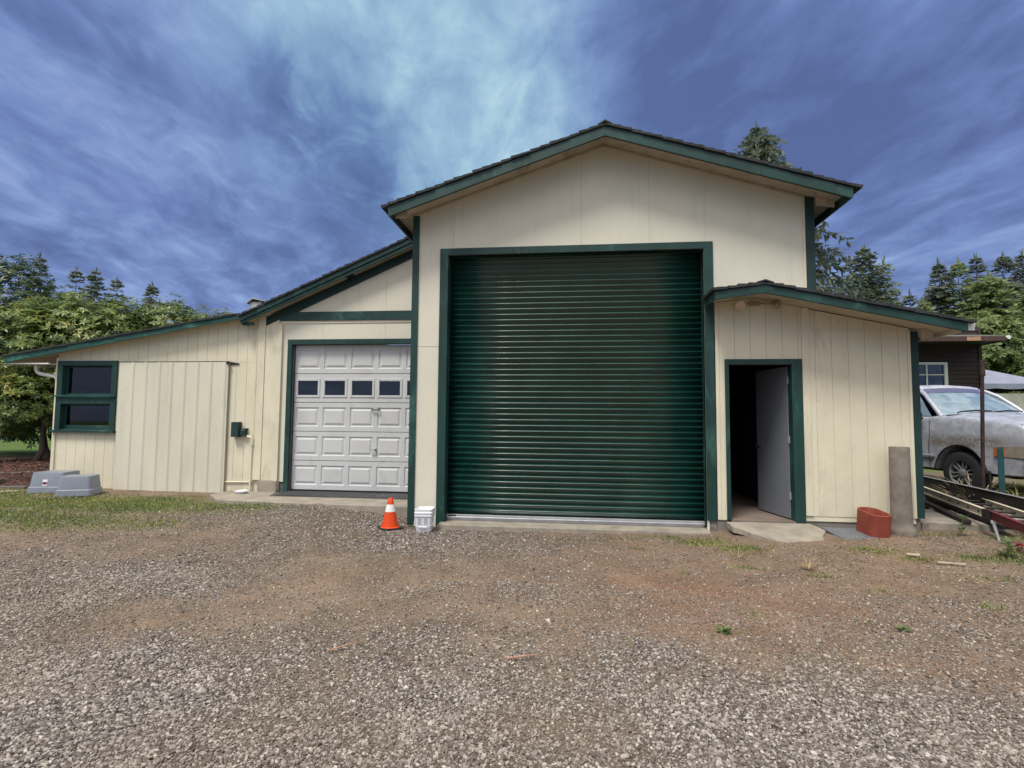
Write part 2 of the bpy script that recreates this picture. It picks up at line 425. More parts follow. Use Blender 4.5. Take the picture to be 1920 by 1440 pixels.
M['weed'] = leaf_mat('weed_leaf', [(.06, .11, .04), (.10, .16, .055), (.16, .22, .075), (.27, .29, .13)], .3, .55, .8)
M['straw'] = leaf_mat('dry_straw', [(.30, .22, .12), (.42, .33, .19), (.55, .45, .28)], .2, .7, 2.)
M['redleaf'] = leaf_mat('red_ground_leaf', [(.16, .012, .02), (.30, .02, .03), (.20, .05, .04)], .3, .5, 2.)
M['chips'] = leaf_mat('bark_chips', [(.045, .022, .017), (.10, .040, .028), (.17, .070, .048), (.26, .14, .10)], 0., .85, 1.)
M['litter'] = leaf_mat('dry_litter', [(.10, .06, .035), (.22, .14, .08), (.42, .33, .22), (.16, .10, .06)], .1, .8, 2.)
M['bark'] = paint('tree_bark', (.075, .058, .046), .9, .3, .9, 5., (.13, .12, .10), .6, 4., (1, 1, .2))
M['bark_pale'] = paint('pale_bark', (.20, .18, .155), .9, .3, .9, 5., (.10, .09, .08), .6, 4., (1, 1, .2))


def stone_fn(t_):
    g = t_.new('ShaderNodeNewGeometry').outputs['Random Per Island']
    n = t_.noise(t_.obj, .7, 3, .6); n2 = t_.noise(t_.obj, 160, 3, .6)
    c = t_.ramp(g, [(0., (.055, .049, .046)), (.25, (.142, .125, .115)), (.5, (.225, .198, .180)), (.74, (.31, .275, .245)), (.92, (.42, .38, .335)), (1., (.55, .50, .44))])
    c = t_.mix(t_.maprange(n, .4, .65, 0., .25), c, (.24, .18, .12))
    c = t_.mix(t_.maprange(n2, .4, .7, 0., .6), c, t_.mix(.5, c, (.05, .045, .04)))
    t_.put(t_.b.inputs['Base Color'], c); t_.b.inputs['Roughness'].default_value = .85; t_.b.inputs['Specular IOR Level'].default_value = .25


M['stone'] = mat('crushed_stone', stone_fn)


def ground_fn(t_):
    def att(nm):
        a = t_.new('ShaderNodeAttribute'); a.attribute_name = nm; return a.outputs['Fac']
    gr, rd, gs, far = att('gravel'), att('red'), att('grassy'), att('far')
    n1 = t_.noise(t_.obj, 2.2, 6, .62, .4); n2 = t_.noise(t_.obj, 26, 5, .68); n3 = t_.noise(t_.obj, 75, 4, .75)
    dirt = t_.mix(t_.maprange(n1, .3, .7), (.190, .134, .092), (.270, .196, .138))
    redd = t_.mix(t_.maprange(n1, .3, .7), (.215, .124, .080), (.285, .174, .112))
    c = t_.mix(rd, dirt, redd)
    grey = t_.mix(t_.maprange(n1, .3, .7), (.075, .063, .054), (.138, .117, .100))
    c = t_.mix(t_.math('MULTIPLY', gr, .9), c, grey)
    c = t_.mix(t_.maprange(n2, .48, .70, 0., .6), c, t_.mix(.7, c, (.035, .03, .024)))
    c = t_.mix(t_.maprange(n3, .56, .68, 0., .75), c, (.36, .32, .255))
    c = t_.mix(t_.maprange(n3, .32, .45, .8, 0.), c, (.045, .038, .03))
    vo = t_.new('ShaderNodeTexVoronoi'); t_.put(vo.inputs['Vector'], t_.obj); vo.inputs['Scale'].default_value = 52
    pick = t_.math('GREATER_THAN', t_.new('ShaderNodeSeparateColor').outputs[0] if False else t_.vmath('DOT_PRODUCT', vo.outputs['Color'], (1, 0, 0), out=1), .5)
    peb = t_.math('MULTIPLY', pick, t_.maprange(vo.outputs['Distance'], .0, .5, 1., 0.))
    pc = t_.ramp(t_.vmath('DOT_PRODUCT', vo.outputs['Color'], (0, 1, 0), out=1), [(0., (.10, .09, .08)), (.5, (.24, .215, .18)), (1., (.46, .42, .35))])
    c = t_.mix(t_.maprange(peb, .25, .5, 0., .85), c, pc)
    moss = t_.mix(n2, (.075, .095, .026), (.16, .18, .045))
    c = t_.mix(t_.math('MULTIPLY', gs, t_.maprange(n2, .35, .62)), c, moss)
    c = t_.mix(far, c, t_.mix(t_.noise(t_.obj, .4, 4, .6), (.055, .10, .022), (.12, .17, .045)))
    t_.put(t_.b.inputs['Base Color'], c); t_.b.inputs['Roughness'].default_value = .92; t_.b.inputs['Specular IOR Level'].default_value = .15
    bump(t_, t_.math('ADD', t_.math('MULTIPLY', n2, .6), t_.math('ADD', t_.math('MULTIPLY', n3, .5), t_.math('MULTIPLY', peb, .9))), 1., .016)


M['ground'] = mat('gravel_and_dirt', ground_fn)


def truck_fn(t_):
    n = t_.noise(t_.obj, 6., 6, .65, .4); n2 = t_.noise(t_.obj, 34, 4, .65)
    sp = t_.new('ShaderNodeSeparateXYZ'); t_.put(sp.inputs[0], t_.obj); X_, Y_, Z_ = sp.outputs
    c = t_.mix(t_.maprange(n, .35, .7), (.36, .38, .435), (.50, .52, .58))
    c = t_.mix(t_.maprange(n2, .60, .74, 0., .6), c, (.12, .115, .11))
    gm = t_.noise(t_.obj, 11, 6, .7, 1.2)
    c = t_.mix(t_.maprange(gm, .54, .72, 0., .35), c, (.20, .20, .20))
    # lichen and mud band that has grown along the fender above the wheel
    band = t_.math('MULTIPLY', t_.maprange(Z_, .78, .90), t_.maprange(Z_, .98, 1.10, 1., 0.))
    band = t_.math('MULTIPLY', band, t_.math('MULTIPLY', t_.maprange(X_, -.72, -.45), t_.maprange(X_, .45, .9, 1., .45)))
    band = t_.math('MULTIPLY', band, t_.maprange(t_.math('ADD', t_.math('MULTIPLY', n2, .5), t_.math('MULTIPLY', n, .5)), .40, .56))
    c = t_.mix(t_.math('MULTIPLY', band, .9), c, t_.mix(t_.maprange(n2, .4, .6), (.10, .075, .045), (.22, .165, .105)))
    t_.put(t_.b.inputs['Base Color'], c); t_.put(t_.b.inputs['Roughness'], t_.maprange(n, .3, .7, .22, .45)); t_.b.inputs['Metallic'].default_value = .25
    bump(t_, n2, .12, .004)


M['truck'] = mat('dirty_silver_paint', truck_fn)


def wind_fn(t_):
    n = t_.noise(t_.obj, 4., 6, .65, .6)
    t_.put(t_.b.inputs['Base Color'], t_.mix(t_.maprange(n, .35, .7), (.13, .20, .25), (.26, .33, .38)))  # dust, plus the sky's reflection painted into the bluish base colour
    t_.put(t_.b.inputs['Roughness'], t_.maprange(n, .3, .7, .10, .26)); t_.b.inputs['Specular IOR Level'].default_value = .8


M['windshield'] = mat('dusty_sky_windshield', wind_fn)
# ------------------------------------------------------------------ ground
def zg(x, y, rough=True):
    x = np.asarray(x, float); y = np.asarray(y, float)
    s_ = np.clip((y + 4.) / 4., 0, 1); s_ = s_ * s_ * (3 - 2 * s_)
    edge = np.interp(x, [-14, -9.5, -6, -4, -2.4, 0, 1.7, 2.6, 4, 6, 9, 14], [.06, .03, .02, .035, -.10, -.085, -.06, .0, .045, .05, .10, .2])
    z = -.12 * (1 - s_) + edge * s_
    z = z + np.clip((x - 4.9) / .9, 0, 1) * np.clip((y - .5) / 1.2, 0, 1) * .09
    z = z + np.clip((-x - 10.2) / 2.5, 0, 1) * np.clip((y - 1.5) / 3., 0, 1) * .12
    if rough:
        near = np.clip(1 - (np.hypot(x, y + 3) - 14) / 10, 0, 1)
        z = z + near * ((fbm(x * .9, y * .9, 3, 5) - .5) * .05 + (fbm(x * 5, y * 5, 3, 9) - .5) * .018)
    return z


def zg1(x, y): return float(zg(np.array([x]), np.array([y]))[0])


# where gravel lies thick (0..1) and where the dirt is red (0..1)
CP = np.array([(-2.36, -5.23, 1, 0), (-.41, -5.06, .72, 0), (1.9, -4.7, .9, .1), (-1.2, -5.1, .95, 0), (.5, -5.0, .6, 0), (1.2, -4.9, .85, 0), (2.6, -4.3, .6, .2),
               (-3., -4.6, .98, 0), (-2.2, -4.6, .9, 0), (-1.4, -4.5, .5, 0), (-.7, -4.5, .85, 0), (.1, -4.6, .4, .1), (.8, -4.5, .9, 0), (1.6, -4.2, .8, .1), (2.4, -3.8, .35, .4),
               (-3.4, -4.2, 1, 0), (-2.7, -4.1, .85, 0), (-2.06, -4.0, .7, 0), (-1.2, -3.9, .45, 0), (-.4, -3.8, .3, .1), (.4, -3.9, .65, 0), (1.1, -3.7, .35, .7), (1.9, -3.4, .3, .9),
               (-3.15, -3.64, .08, 0), (-3.6, -3.75, .05, 0), (-2.6, -3.3, .08, 0), (-2.2, -2.9, .1, .1), (-2.5, -2.7, .12, .15), (-4.17, -3.54, 1, 0), (-4.6, -3.8, 1, 0), (-3.9, -3.0, .95, 0), (-3.4, -2.55, .85, 0),
               (-4.8, -3.0, .6, 0), (-4.6, -2.2, .4, 0), (-5.4, -2.4, .5, 0), (-3.4, -1.7, .55, 0), (-2.0, -2.0, .4, .1), (-1.2, -2.6, .25, .1), (-.6, -3.1, .2, .1), (-1.5, -3.3, .25, .05),
               (-.3, -2.0, .55, .05), (.2, -2.5, .35, .4), (1.0, -2.82, .12, 1), (.7, -2.3, .12, .9), (1.6, -2.9, .15, 1), (2.2, -2.7, .25, .7), (3.06, -3.3, .5, .3), (3.2, -2.4, .4, .3),
               (1.6, -1.8, .35, .4), (2.4, -1.6, .3, .4), (3.3, -1.4, .3, .3), (4.4, -1.4, .35, .2), (.5, -1.2, .3, .5), (-.5, -.8, .6, .1), (-1.6, -.6, .85, 0), (-2.6, -.6, .9, 0), (-3.0, .45, .9, 0), (-4.0, .2, .85, 0), (-5., .3, .7, 0),
               (-3.6, -.6, .7, 0), (-4.6, -.8, .5, 0), (-5.8, -.6, .4, 0), (-7, -.4, .3, 0), (-8, 1., .3, 0), (2., -.9, .15, .3), (3.4, -.6, .2, .2), (4.4, -.4, .25, .1), (5.5, -.6, .3, .2), (1.2, -.4, .3, .2), (0, -.3, .5, .1), (-6, 1.3, .4, 0)])


def fields(x, y):
    x = np.asarray(x, float); y = np.asarray(y, float)
    wx = x + (fbm(x * 1.3, y * 1.3, 3, 21) - .5) * .7; wy = y + (fbm(x * 1.3, y * 1.3, 3, 33) - .5) * .7
    num = np.zeros(x.shape + (2,)); den = np.zeros(x.shape) + 1e-6
    for cx, cy, g, r_ in CP:
        sg = .28 + .05 * max(0, cy + 5.2)
        w_ = np.exp(-((wx - cx) ** 2 + (wy - cy) ** 2) / (2 * sg * sg)) + 2e-4 / (1 + (wx - cx) ** 2 + (wy - cy) ** 2)
        num[..., 0] += w_ * g; num[..., 1] += w_ * r_; den += w_
    g = num[..., 0] / den; r_ = num[..., 1] / den
    g = np.clip(g + (fbm(x * 3.2, y * 3.2, 4, 41) - .5) * .55, 0, 1)
    return g, np.clip(r_ + (fbm(x * 2, y * 2, 3, 47) - .5) * .5, 0, 1)


GRASS = [(-7.4, .35, 2.6, .75, 1.), (-9.5, .2, 2.4, .9, .9), (-6.2, -.95, 1.2, .4, .55), (-8.2, -.9, 2.2, .6, .9), (-4.9, .35, .7, .2, .6), (-5.6, .9, .9, .4, .6), (-10.6, .8, 1.2, .7, .7),
         (1.55, -.62, .34, .17, .9), (1.95, -.95, .30, .16, .8), (1.3, -.45, .2, .1, .6), (3.35, -1.05, .34, .15, .7), (3.62, -1.35, .22, .1, .8), (.62, -.55, .16, .08, .7), (.78, -.95, .12, .06, .5), (1.1, -.35, .25, .07, .5),
         (4.45, -1.25, .45, .16, .8), (4.9, -1.0, .4, .16, .7), (2.35, -1.95, .2, .08, .5), (1.75, -1.7, .22, .08, .45), (1.1, -1.9, .07, .05, .5), (2.2, -3.05, .1, .06, .4), (1.12, -3.35, .07, .05, .6),
         (4.5, -.15, .3, .2, .5), (5.4, -.35, .6, .2, .35), (-2.7, -.95, .3, .12, .3), (1.45, -2.95, .12, .06, .5), (3.4, -2.6, .12, .07, .5), (4.0, -1.9, .3, .12, .35), (2.75, -2.3, .15, .07, .3)]


def grassy(x, y):
    g = np.zeros(np.shape(x))
    for cx, cy, a, b, k in GRASS:
        g = np.maximum(g, k * np.exp(-(((x - cx) / a) ** 2 + ((y - cy) / b) ** 2) * 1.2))
    return np.clip(g * (.35 + 1.3 * fbm(x * 2.6, y * 2.6, 4, 61)), 0, 1)


gx = np.concatenate([np.linspace(-400, -24, 22)[:-1], np.linspace(-24, -9, 60)[:-1], np.arange(-9, 7, .055), np.linspace(7, 18, 50)[1:], np.linspace(18, 400, 26)[1:]])
gy = np.concatenate([np.linspace(-120, -7, 16)[:-1], np.arange(-7, 2.4, .055), np.linspace(2.4, 10, 50)[1:], np.linspace(10, 500, 40)[1:]])
GX, GY = np.meshgrid(gx, gy); GZ = zg(GX, GY)
gf, rf = fields(GX, GY)
far_a = np.clip((np.maximum(np.maximum(GY - 6.5, -GX - 17.5), GX - 9) / 1.5), 0, 1)
nx, ny = len(gx), len(gy); idx = np.arange(nx * ny).reshape(ny, nx)
GF = np.stack([idx[:-1, :-1], idx[:-1, 1:], idx[1:, 1:], idx[1:, :-1]], -1).reshape(-1, 4)
ground = np_mesh("ground", np.stack([GX, GY, GZ], -1).reshape(-1, 3), GF, M['ground'], smooth=True,
                 attrs={'gravel': gf.ravel(), 'red': rf.ravel(), 'grassy': grassy(GX, GY).ravel(), 'far': far_a.ravel()})
tag(ground, kind='structure')

# ------------------------------------------------------------------ the workshop building (one thing)
B = empty("workshop_building", (0, 0, 0), 0, "cream workshop with green trim, tall central gable and low wings on both sides", "building")


def planks(mb, x0, x1, zbot, ztop, y0, y1, pitch, gap, holes=(), seams=(), start=None):
    """vertical boards between x0 and x1 with real grooves; ztop a function of x; holes (hx0,hx1,hz0,hz1)"""
    cuts = []; x = x0 if start is None else start
    while x < x1 - 1e-6: cuts.append(x); x += pitch
    edges = [x0] + [c for c in cuts if x0 + .01 < c < x1 - .01] + [x1]
    for i in range(len(edges) - 1):
        a = edges[i] + (gap / 2 if i else 0); b = edges[i + 1] - (gap / 2 if i < len(edges) - 2 else 0)
        xs = sorted({a, b, *[h for H in holes for h in H[:2] if a < h < b]})
        for p, q in zip(xs[:-1], xs[1:]):
            mid = (p + q) / 2; iv = [(zbot(mid) if callable(zbot) else zbot, None)]
            lo = zbot; hs = sorted((H[2], H[3]) for H in holes if H[0] <= mid <= H[1])
            segs = []; cur = lo
            for h0, h1 in hs:
                if h0 > cur: segs.append((cur, h0))
                cur = max(cur, h1)
            segs.append((cur, None))
            for s0, s1 in segs:
                zz_ = [s0] + [s for s in seams if s > s0 + .02 and s < (s1 if s1 is not None else min(ztop(p), ztop(q))) - .02]
                for k, z0 in enumerate(zz_):
                    last = k == len(zz_) - 1
                    z0_ = z0 + (.0025 if k else 0)
                    if last and s1 is None: mb.xz([(p, z0_), (q, z0_), (q, ztop(q)), (p, ztop(p))], y0, y1)
                    else:
                        z1_ = s1 if last else zz_[k + 1] - .0025
                        mb.xz([(p, z0_), (q, z0_), (q, z1_), (p, z1_)], y0, y1)


def zmain(x): return 5.36 + (-.338 * (.43 - x) if x < .43 else -.318 * (x - .43))


def backing(mb, x0, x1, zbot, ztop, y0, y1, holes, brk=()):
    xs = sorted({x0, x1, *brk, *[h for H in holes for h in H[:2] if x0 < h < x1]})
    for p, q in zip(xs[:-1], xs[1:]):
        mid = (p + q) / 2; cur = zbot
        for h0, h1 in sorted((H[2], H[3]) for H in holes if H[0] <= mid <= H[1]):
            if h0 > cur: mb.xz([(p, cur), (q, cur), (q, h0), (p, h0)], y0, y1)
            cur = max(cur, h1)
        mb.xz([(p, cur), (q, cur), (q, ztop(q)), (p, ztop(p))], y0, y1)


# main bay front: smooth panels with fine seams; the apex needs a break of its own
ROLL = (-1.82, 1.79, -.2, 3.80)
wm = MB()
for a, b in ((-2.33, -1.725), (-1.725, .119), (.119, .43), (.43, 1.061), (1.061, 1.821), (1.821, 3.125)):
    planks(wm, a + (.0 if a in (-2.33, .43) else .0011), b - (.0 if b in (.43, 3.125) else .0011), -.10 if b < 1.81 else 2.62 if a > 1.8 else -.1, lambda x: zmain(x) - .004, 0., .02, 9., 0, [ROLL], [2.466] if b < -1.7 else [])
wall = wm.build("wall", M['panel'], B)
bk = MB(); backing(bk, -2.33, 3.125, -.10, lambda x: zmain(x) - .006, .021, .06, [ROLL, (1.80, 3.2, -.2, 2.6)], (.43,))
# side and rear walls of the main bay (plain, unseen from the yard but real)
bk.box(-2.33, -2.27, .061, 9, -.1, 4.42); bk.box(3.06, 3.125, .061, 9, -.1, 4.46)
bk.xz([(-2.33, -.1), (3.125, -.1), (3.125, zmain(3.125)), (.43, zmain(.43)), (-2.33, zmain(-2.33))], 9.0, 9.06)
bk.build("wall", M['interior'], B)
fl = MB(); fl.box(-2.26, 3.05, .3, 8.98, -.12, -.01); fl.build("floor", M['floor'], B)

# door surround of the roll-up door
df = MB(); df.box(-1.921, -1.80, -.022, .0, -.085, 3.90); df.box(1.79, 1.914, -.022, .0, .10, 3.90); df.box(-1.80, 1.79, -.0225, .0, 3.80, 3.90)
df.box(-1.82, -1.80, .001, .20, -.06, 3.80); df.box(1.79, 1.81, .001, .20, -.0, 3.80); df.box(-1.80, 1.79, .001, .20, 3.80, 3.82)
# corrugated curtain
n_sl = 47; z0c, z1c = .065, 3.86; hsl = (z1c - z0c) / n_sl
prof = []
NPER = 16
jr = random.Random(12); jit = [(jr.uniform(-.0018, .0018), jr.uniform(-.0005, .0005)) for _ in range(n_sl + 2)]
for i in range(n_sl * NPER + 1):
    ph = i / NPER * 2 * math.pi
    u_ = (i % NPER) / NPER
    dd = float(np.interp(u_, [0, .1, .3, .5, .6, .7, .78, .86, .94, 1.], [.0, .002, .009, .018, .023, .0265, .027, .022, .010, .0]))
    prof.append((.185 - dd * 1.15 + jit[i // NPER][0] * math.sin(math.pi * u_), z0c + hsl * i / NPER))
cur = MB(); nP = len(prof)
pts = prof
ringsL = [[(x, y, z) for y, z in pts] for x in (-1.798, -.9, 0, .9, 1.788)]
cur.loft(ringsL, closed=False, cap=False)
rud = cur.build("roll_up_door", M['rollup'], B, smooth=70, fix=False)
tag(rud, "green corrugated roll-up door")
mdv = rud.modifiers.new("thickness", 'SOLIDIFY'); mdv.thickness = .002; mdv.offset = 1
df.build("door_frame", M['green'], rud, bevel=.003)
bb = MB(); bb.box(-1.797, 1.787, .125, .165, .0, .062); bb.box(-1.797, 1.787, .112, .1245, .018, .030); bb.box(-1.797, 1.787, .14, .16, -.022, -.001)
bb.build("bottom_bar", M['alu'], rud, bevel=.003)
st = MB(); st.box(-1.77, -1.66, .1235, .1248, .034, .058); st.build("sticker", M['black_plastic'], rud)
hd = MB(); hd.box(-1.80, 1.79, .24, .27, 3.5, 3.9); hd.build("hood", M['dark'], rud)

# corner boards of the main bay
for (x0, x1, z0, z1, mt_) in ((-2.335, -2.239, -.075, 4.40, 'green'), (3.130, 3.245, 3.0, 4.47, 'green_dark')):
    c = MB(); c.box(x0, x1, -.026, -.001 if x0 < 0 else .09, z0, z1); c.build("corner_trim", M[mt_], B, bevel=.004)
c = MB(); c.box(3.098, 3.129, -.012, -.001, 3.0, 4.48); c.build("corner_trim", M['cream'], B)
for q_ in ((-2.32, -1.93, .005, .25, -.3, -.101), (1.80, 1.915, .005, .25, -.3, .099)):
    fd = MB(); fd.box(*q_); fd.build("foundation", M['concrete_dk'], B)


# ---- roofs
def shingle_roof(name, xa, za, xb, zb, y0, y1, thick=.02, expo=.14, seed=1, lap=.06):
    """sheathing plus lapped courses, from the ridge end (xa,za) down to the eave (xb,zb)"""
    rg = random.Random(seed); mb = MB(); L = math.hypot(xb - xa, zb - za); ux, uz = (xb - xa) / L, (zb - za) / L
    nxn, nzn = -uz, ux
    if nzn < 0: nxn, nzn = -nxn, -nzn
    P = lambda s, h: (xa + ux * s + nxn * h, za + uz * s + nzn * h)
    n = int(L / expo)
    for i in range(n + 1):
        s0 = i * expo; s1 = min(L + lap, s0 + expo * 1.55)
        e0, e1 = .004, thick + .018 + rg.uniform(-.004, .007)
        yy = y0 - .02 + rg.uniform(-.012, .008)
        mb.xz([P(max(0, s0 - .05), e0 + .001 * (i % 3)), P(s1, e0 + .010), P(s1, e1 + .013), P(max(0, s0 - .05), e0 + .018)], yy, y1 + rg.uniform(0, .02))
    return mb


MO = -.45
def fascia_board(xa, za, xb, zb, y, h, t=.035, cutx=0.):
    mb = MB(); mb.xz([(xa, za - h), (xb, zb - h), (xb, zb), (xa, za)], y, y + t); return mb


zl = lambda x: zmain(x) + .030
xL, xR = -2.545, 3.515
roofm = shingle_roof("r", .435, zl(.435), -2.60, zl(-2.60) , MO, 9.5, seed=3)
r2 = shingle_roof("r", .425, zl(.425), 3.575, zl(3.575), MO, 9.5, seed=4); k = len(roofm.v); roofm.v += r2.v; roofm.f += [tuple(i + k for i in f) for f in r2.f]
roofm.xz([(.33, zl(.33) + .05), (.43, zl(.43) + .075), (.53, zl(.53) + .05), (.53, zl(.53) + .03), (.43, zl(.43) + .05), (.33, zl(.33) + .03)], MO - .02, 9.5)
roof = roofm.build("roof", M['shingle'], B); tag(roof, "dark shingle gable roof over the tall bay")
for (xa, xb) in ((.43, xL), (.43, xR)):
    f = MB(); f.xz([(xa, zl(xa) - .140), (xb, zl(xb) - .140), (xb, zl(xb)), (xa, zl(xa))], MO, MO + .036); f.build("fascia", M['green'], roof, bevel=.003)
    e = MB(); sgn = -1 if xb < xa else 1
    e.box(min(xb, xb + sgn * .022), max(xb, xb + sgn * .022), MO + .002, 9.4, zl(xb) - .135, zl(xb) - .004); e.build("fascia", M['green'], roof)
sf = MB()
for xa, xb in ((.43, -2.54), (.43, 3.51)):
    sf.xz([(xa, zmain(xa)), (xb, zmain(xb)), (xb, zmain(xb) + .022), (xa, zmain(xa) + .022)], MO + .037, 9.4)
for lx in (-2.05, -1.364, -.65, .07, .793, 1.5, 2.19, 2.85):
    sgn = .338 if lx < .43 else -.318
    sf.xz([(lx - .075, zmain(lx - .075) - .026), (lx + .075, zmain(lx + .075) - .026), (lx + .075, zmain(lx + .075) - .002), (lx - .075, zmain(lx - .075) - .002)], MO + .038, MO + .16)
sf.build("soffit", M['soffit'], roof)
fz = MB()
for xa, xb in ((.43, -2.23), (.43, 3.09)):
    fz.xz([(xa, zmain(xa) - .035), (xb, zmain(xb) - .035), (xb, zmain(xb) - .006), (xa, zmain(xa) - .006)], -.014, -.001)
# boxed eave ends, the right one with rotted gaps
fz.xz([(-2.515, zmain(-2.515) - .09), (-2.345, zmain(-2.515) - .09), (-2.345, zmain(-2.345) - .003), (-2.515, zmain(-2.515) - .003)], -.30, -.28)
fz.xz([(3.25, 4.335), (3.48, 4.30), (3.48, zmain(3.48) - .003), (3.25, zmain(3.25) - .003)], -.08, -.06)
fz.build("frieze_board", M['soffit'], roof)

# ---- shed wing to the right
def zsh(x): return 3.075 + (-.125 * (2.41 - x) if x < 2.41 else -.222 * (x - 2.41))
SO = -.55
DOOR = (2.085, 2.90, .05, 2.19)
def zsw(x): return zsh(x) + .02
ws = MB()
planks(ws, 1.925, 3.035, .115, zsw, -.020, -.004, .2045, .006, [DOOR], (), 1.9725)
planks(ws, 3.13, 4.375, .195, zsw, -.020, -.004, .2065, .006, (), [2.655], 3.2065 - .2065)
ws.build("wall", M['siding'], B)
b2 = MB(); backing(b2, 1.925, 4.375, .13, zsw, -.0135, -.0015, [DOOR], (2.41,))
b2.box(3.126, 4.375, .0, .05, .10, 2.60) if False else None
b2.build("wall", M['cream'], B)
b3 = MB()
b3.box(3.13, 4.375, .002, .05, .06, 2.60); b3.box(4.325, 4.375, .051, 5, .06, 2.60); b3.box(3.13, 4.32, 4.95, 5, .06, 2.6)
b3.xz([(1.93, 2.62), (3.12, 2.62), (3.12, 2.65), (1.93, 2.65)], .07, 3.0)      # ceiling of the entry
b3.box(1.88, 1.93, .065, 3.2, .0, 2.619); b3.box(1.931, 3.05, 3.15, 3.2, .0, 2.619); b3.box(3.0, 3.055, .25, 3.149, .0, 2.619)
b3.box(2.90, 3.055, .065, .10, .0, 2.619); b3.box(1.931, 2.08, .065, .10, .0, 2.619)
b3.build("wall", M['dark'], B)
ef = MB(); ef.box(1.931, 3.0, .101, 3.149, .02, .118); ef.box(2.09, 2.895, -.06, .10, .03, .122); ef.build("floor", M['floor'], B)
tb = MB(); tb.box(3.036, 3.129, -.034, -.005, .20, 2.95); tb.box(4.345, 4.384, -.030, -.0205, .20, 2.63)
tb.build("corner_trim", M['cream'], B, bevel=.003)
cp = MB(); cp.box(4.385, 4.478, -.030, .07, .205, 2.62); cp.build("corner_trim", M['green_dark'], B, bevel=.004)
for q_ in ((3.04, 4.44, .0, .20, -.2, .19), (1.92, 2.085, -.005, .06, -.15, .11)):
    fd2 = MB(); fd2.box(*q_); fd2.build("foundation", M['concrete_dk'], B, bevel=.01)
# open entry door
dfr = MB(); dfr.box(2.040, 2.092, -.042, -.021, .118, 2.19); dfr.box(2.895, 3.030, -.042, -.021, .10, 2.19); dfr.box(2.040, 3.030, -.0425, -.021, 2.19, 2.262)
dfr.box(2.078, 2.0915, -.0205, .10, .123, 2.189); dfr.box(2.8955, 2.91, -.0205, .10, .123, 2.189); dfr.box(2.0916, 2.8954, -.0205, .10, 2.1905, 2.204)
dfr.build("door_frame", M['green'], B, bevel=.003)
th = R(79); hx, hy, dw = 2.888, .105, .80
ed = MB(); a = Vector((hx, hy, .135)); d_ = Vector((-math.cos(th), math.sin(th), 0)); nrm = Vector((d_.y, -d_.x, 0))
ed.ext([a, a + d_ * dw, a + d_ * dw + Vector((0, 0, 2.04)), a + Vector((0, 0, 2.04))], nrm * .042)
edo = ed.build("entry_door", M['shaded_leaf'], B, bevel=.003); tag(edo, "white door leaf standing open inward")
kp = a + d_ * (dw - .07) + Vector((0, 0, .92))
kn = MB(); kn.tube([kp, kp - nrm * .025, kp - nrm * .05, kp - nrm * .066, kp - nrm * .07], [.012, .012, .026, .026, .012], 14); kn.build("handle", M['black'], edo, smooth=40)
for zh in (.3, 1.05, 1.85):
    h_ = MB(); h_.box(hx - .006, hx + .006, hy - .030, hy - .002, .135 + zh - .05, .135 + zh + .05); h_.build("hinge", M['steel'], edo)
# shed roof
zsr = lambda x: zsh(x) + .075
sr_ = shingle_roof("r", 2.415, zsr(2.415), 1.80, zsr(1.80), SO, -.03, seed=5, expo=.13, lap=.03)
q = shingle_roof("r", 2.405, zsr(2.405), 4.78, zsr(4.78), SO, -.03, seed=6, lap=.03); k = len(sr_.v); sr_.v += q.v; sr_.f += [tuple(i + k for i in f) for f in q.f]
q = shingle_roof("r", 3.14, zsr(3.14), 4.78, zsr(4.78), -.025, 5.4, seed=7, lap=.03); k = len(sr_.v); sr_.v += q.v; sr_.f += [tuple(i + k for i in f) for f in q.f]
sr_.xz([(2.31, zsr(2.31) + .05), (2.41, zsr(2.41) + .065), (2.51, zsr(2.51) + .05), (2.51, zsr(2.51) + .03), (2.41, zsr(2.41) + .045), (2.31, zsr(2.31) + .03)], SO - .02, -.03)
sroof = sr_.build("roof", M['shingle'], B); tag(sroof, "low roof over the side wing with a short left slope")
for xa, xb in ((2.41, 1.815), (2.41, 4.735)):
    f = MB(); f.xz([(xa, zsr(xa) - .105), (xb, zsr(xb) - .105), (xb, zsr(xb)), (xa, zsr(xa))], SO, SO + .036); f.build("fascia", M['green'], sroof, bevel=.003)
e = MB(); e.box(1.793, 1.8148, SO + .002, -.026, zsr(1.8) - .10, zsr(1.8) - .003); e.build("fascia", M['green'], sroof)
e = MB(); e.box(4.7355, 4.757, SO + .15, 5.3, zsr(4.735) - .09, zsr(4.735) - .004); e.build("fascia", M['cream'], sroof)
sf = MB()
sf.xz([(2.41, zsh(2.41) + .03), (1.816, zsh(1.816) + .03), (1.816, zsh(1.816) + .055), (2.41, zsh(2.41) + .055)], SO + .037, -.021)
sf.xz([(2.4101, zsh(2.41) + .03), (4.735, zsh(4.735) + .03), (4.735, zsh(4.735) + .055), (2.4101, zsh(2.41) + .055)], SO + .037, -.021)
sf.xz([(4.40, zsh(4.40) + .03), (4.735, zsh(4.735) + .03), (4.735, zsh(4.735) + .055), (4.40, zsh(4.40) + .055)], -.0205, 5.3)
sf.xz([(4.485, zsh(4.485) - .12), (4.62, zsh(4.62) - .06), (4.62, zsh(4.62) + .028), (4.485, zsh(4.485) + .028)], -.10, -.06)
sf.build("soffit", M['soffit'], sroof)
gt = MB(); gt.yz([(SO + .06, 2.555), (SO + .06, 2.645), (SO + .05, 2.645), (SO + .05, 2.55)], 4.7575, 4.84)
gt.xz([(4.758, 2.60), (4.775, 2.575), (4.83, 2.575), (4.855, 2.64), (4.848, 2.64), (4.822, 2.583), (4.78, 2.583), (4.764, 2.605)], SO + .06, 5.2); gt.build("gutter", M['frame_white'], sroof)
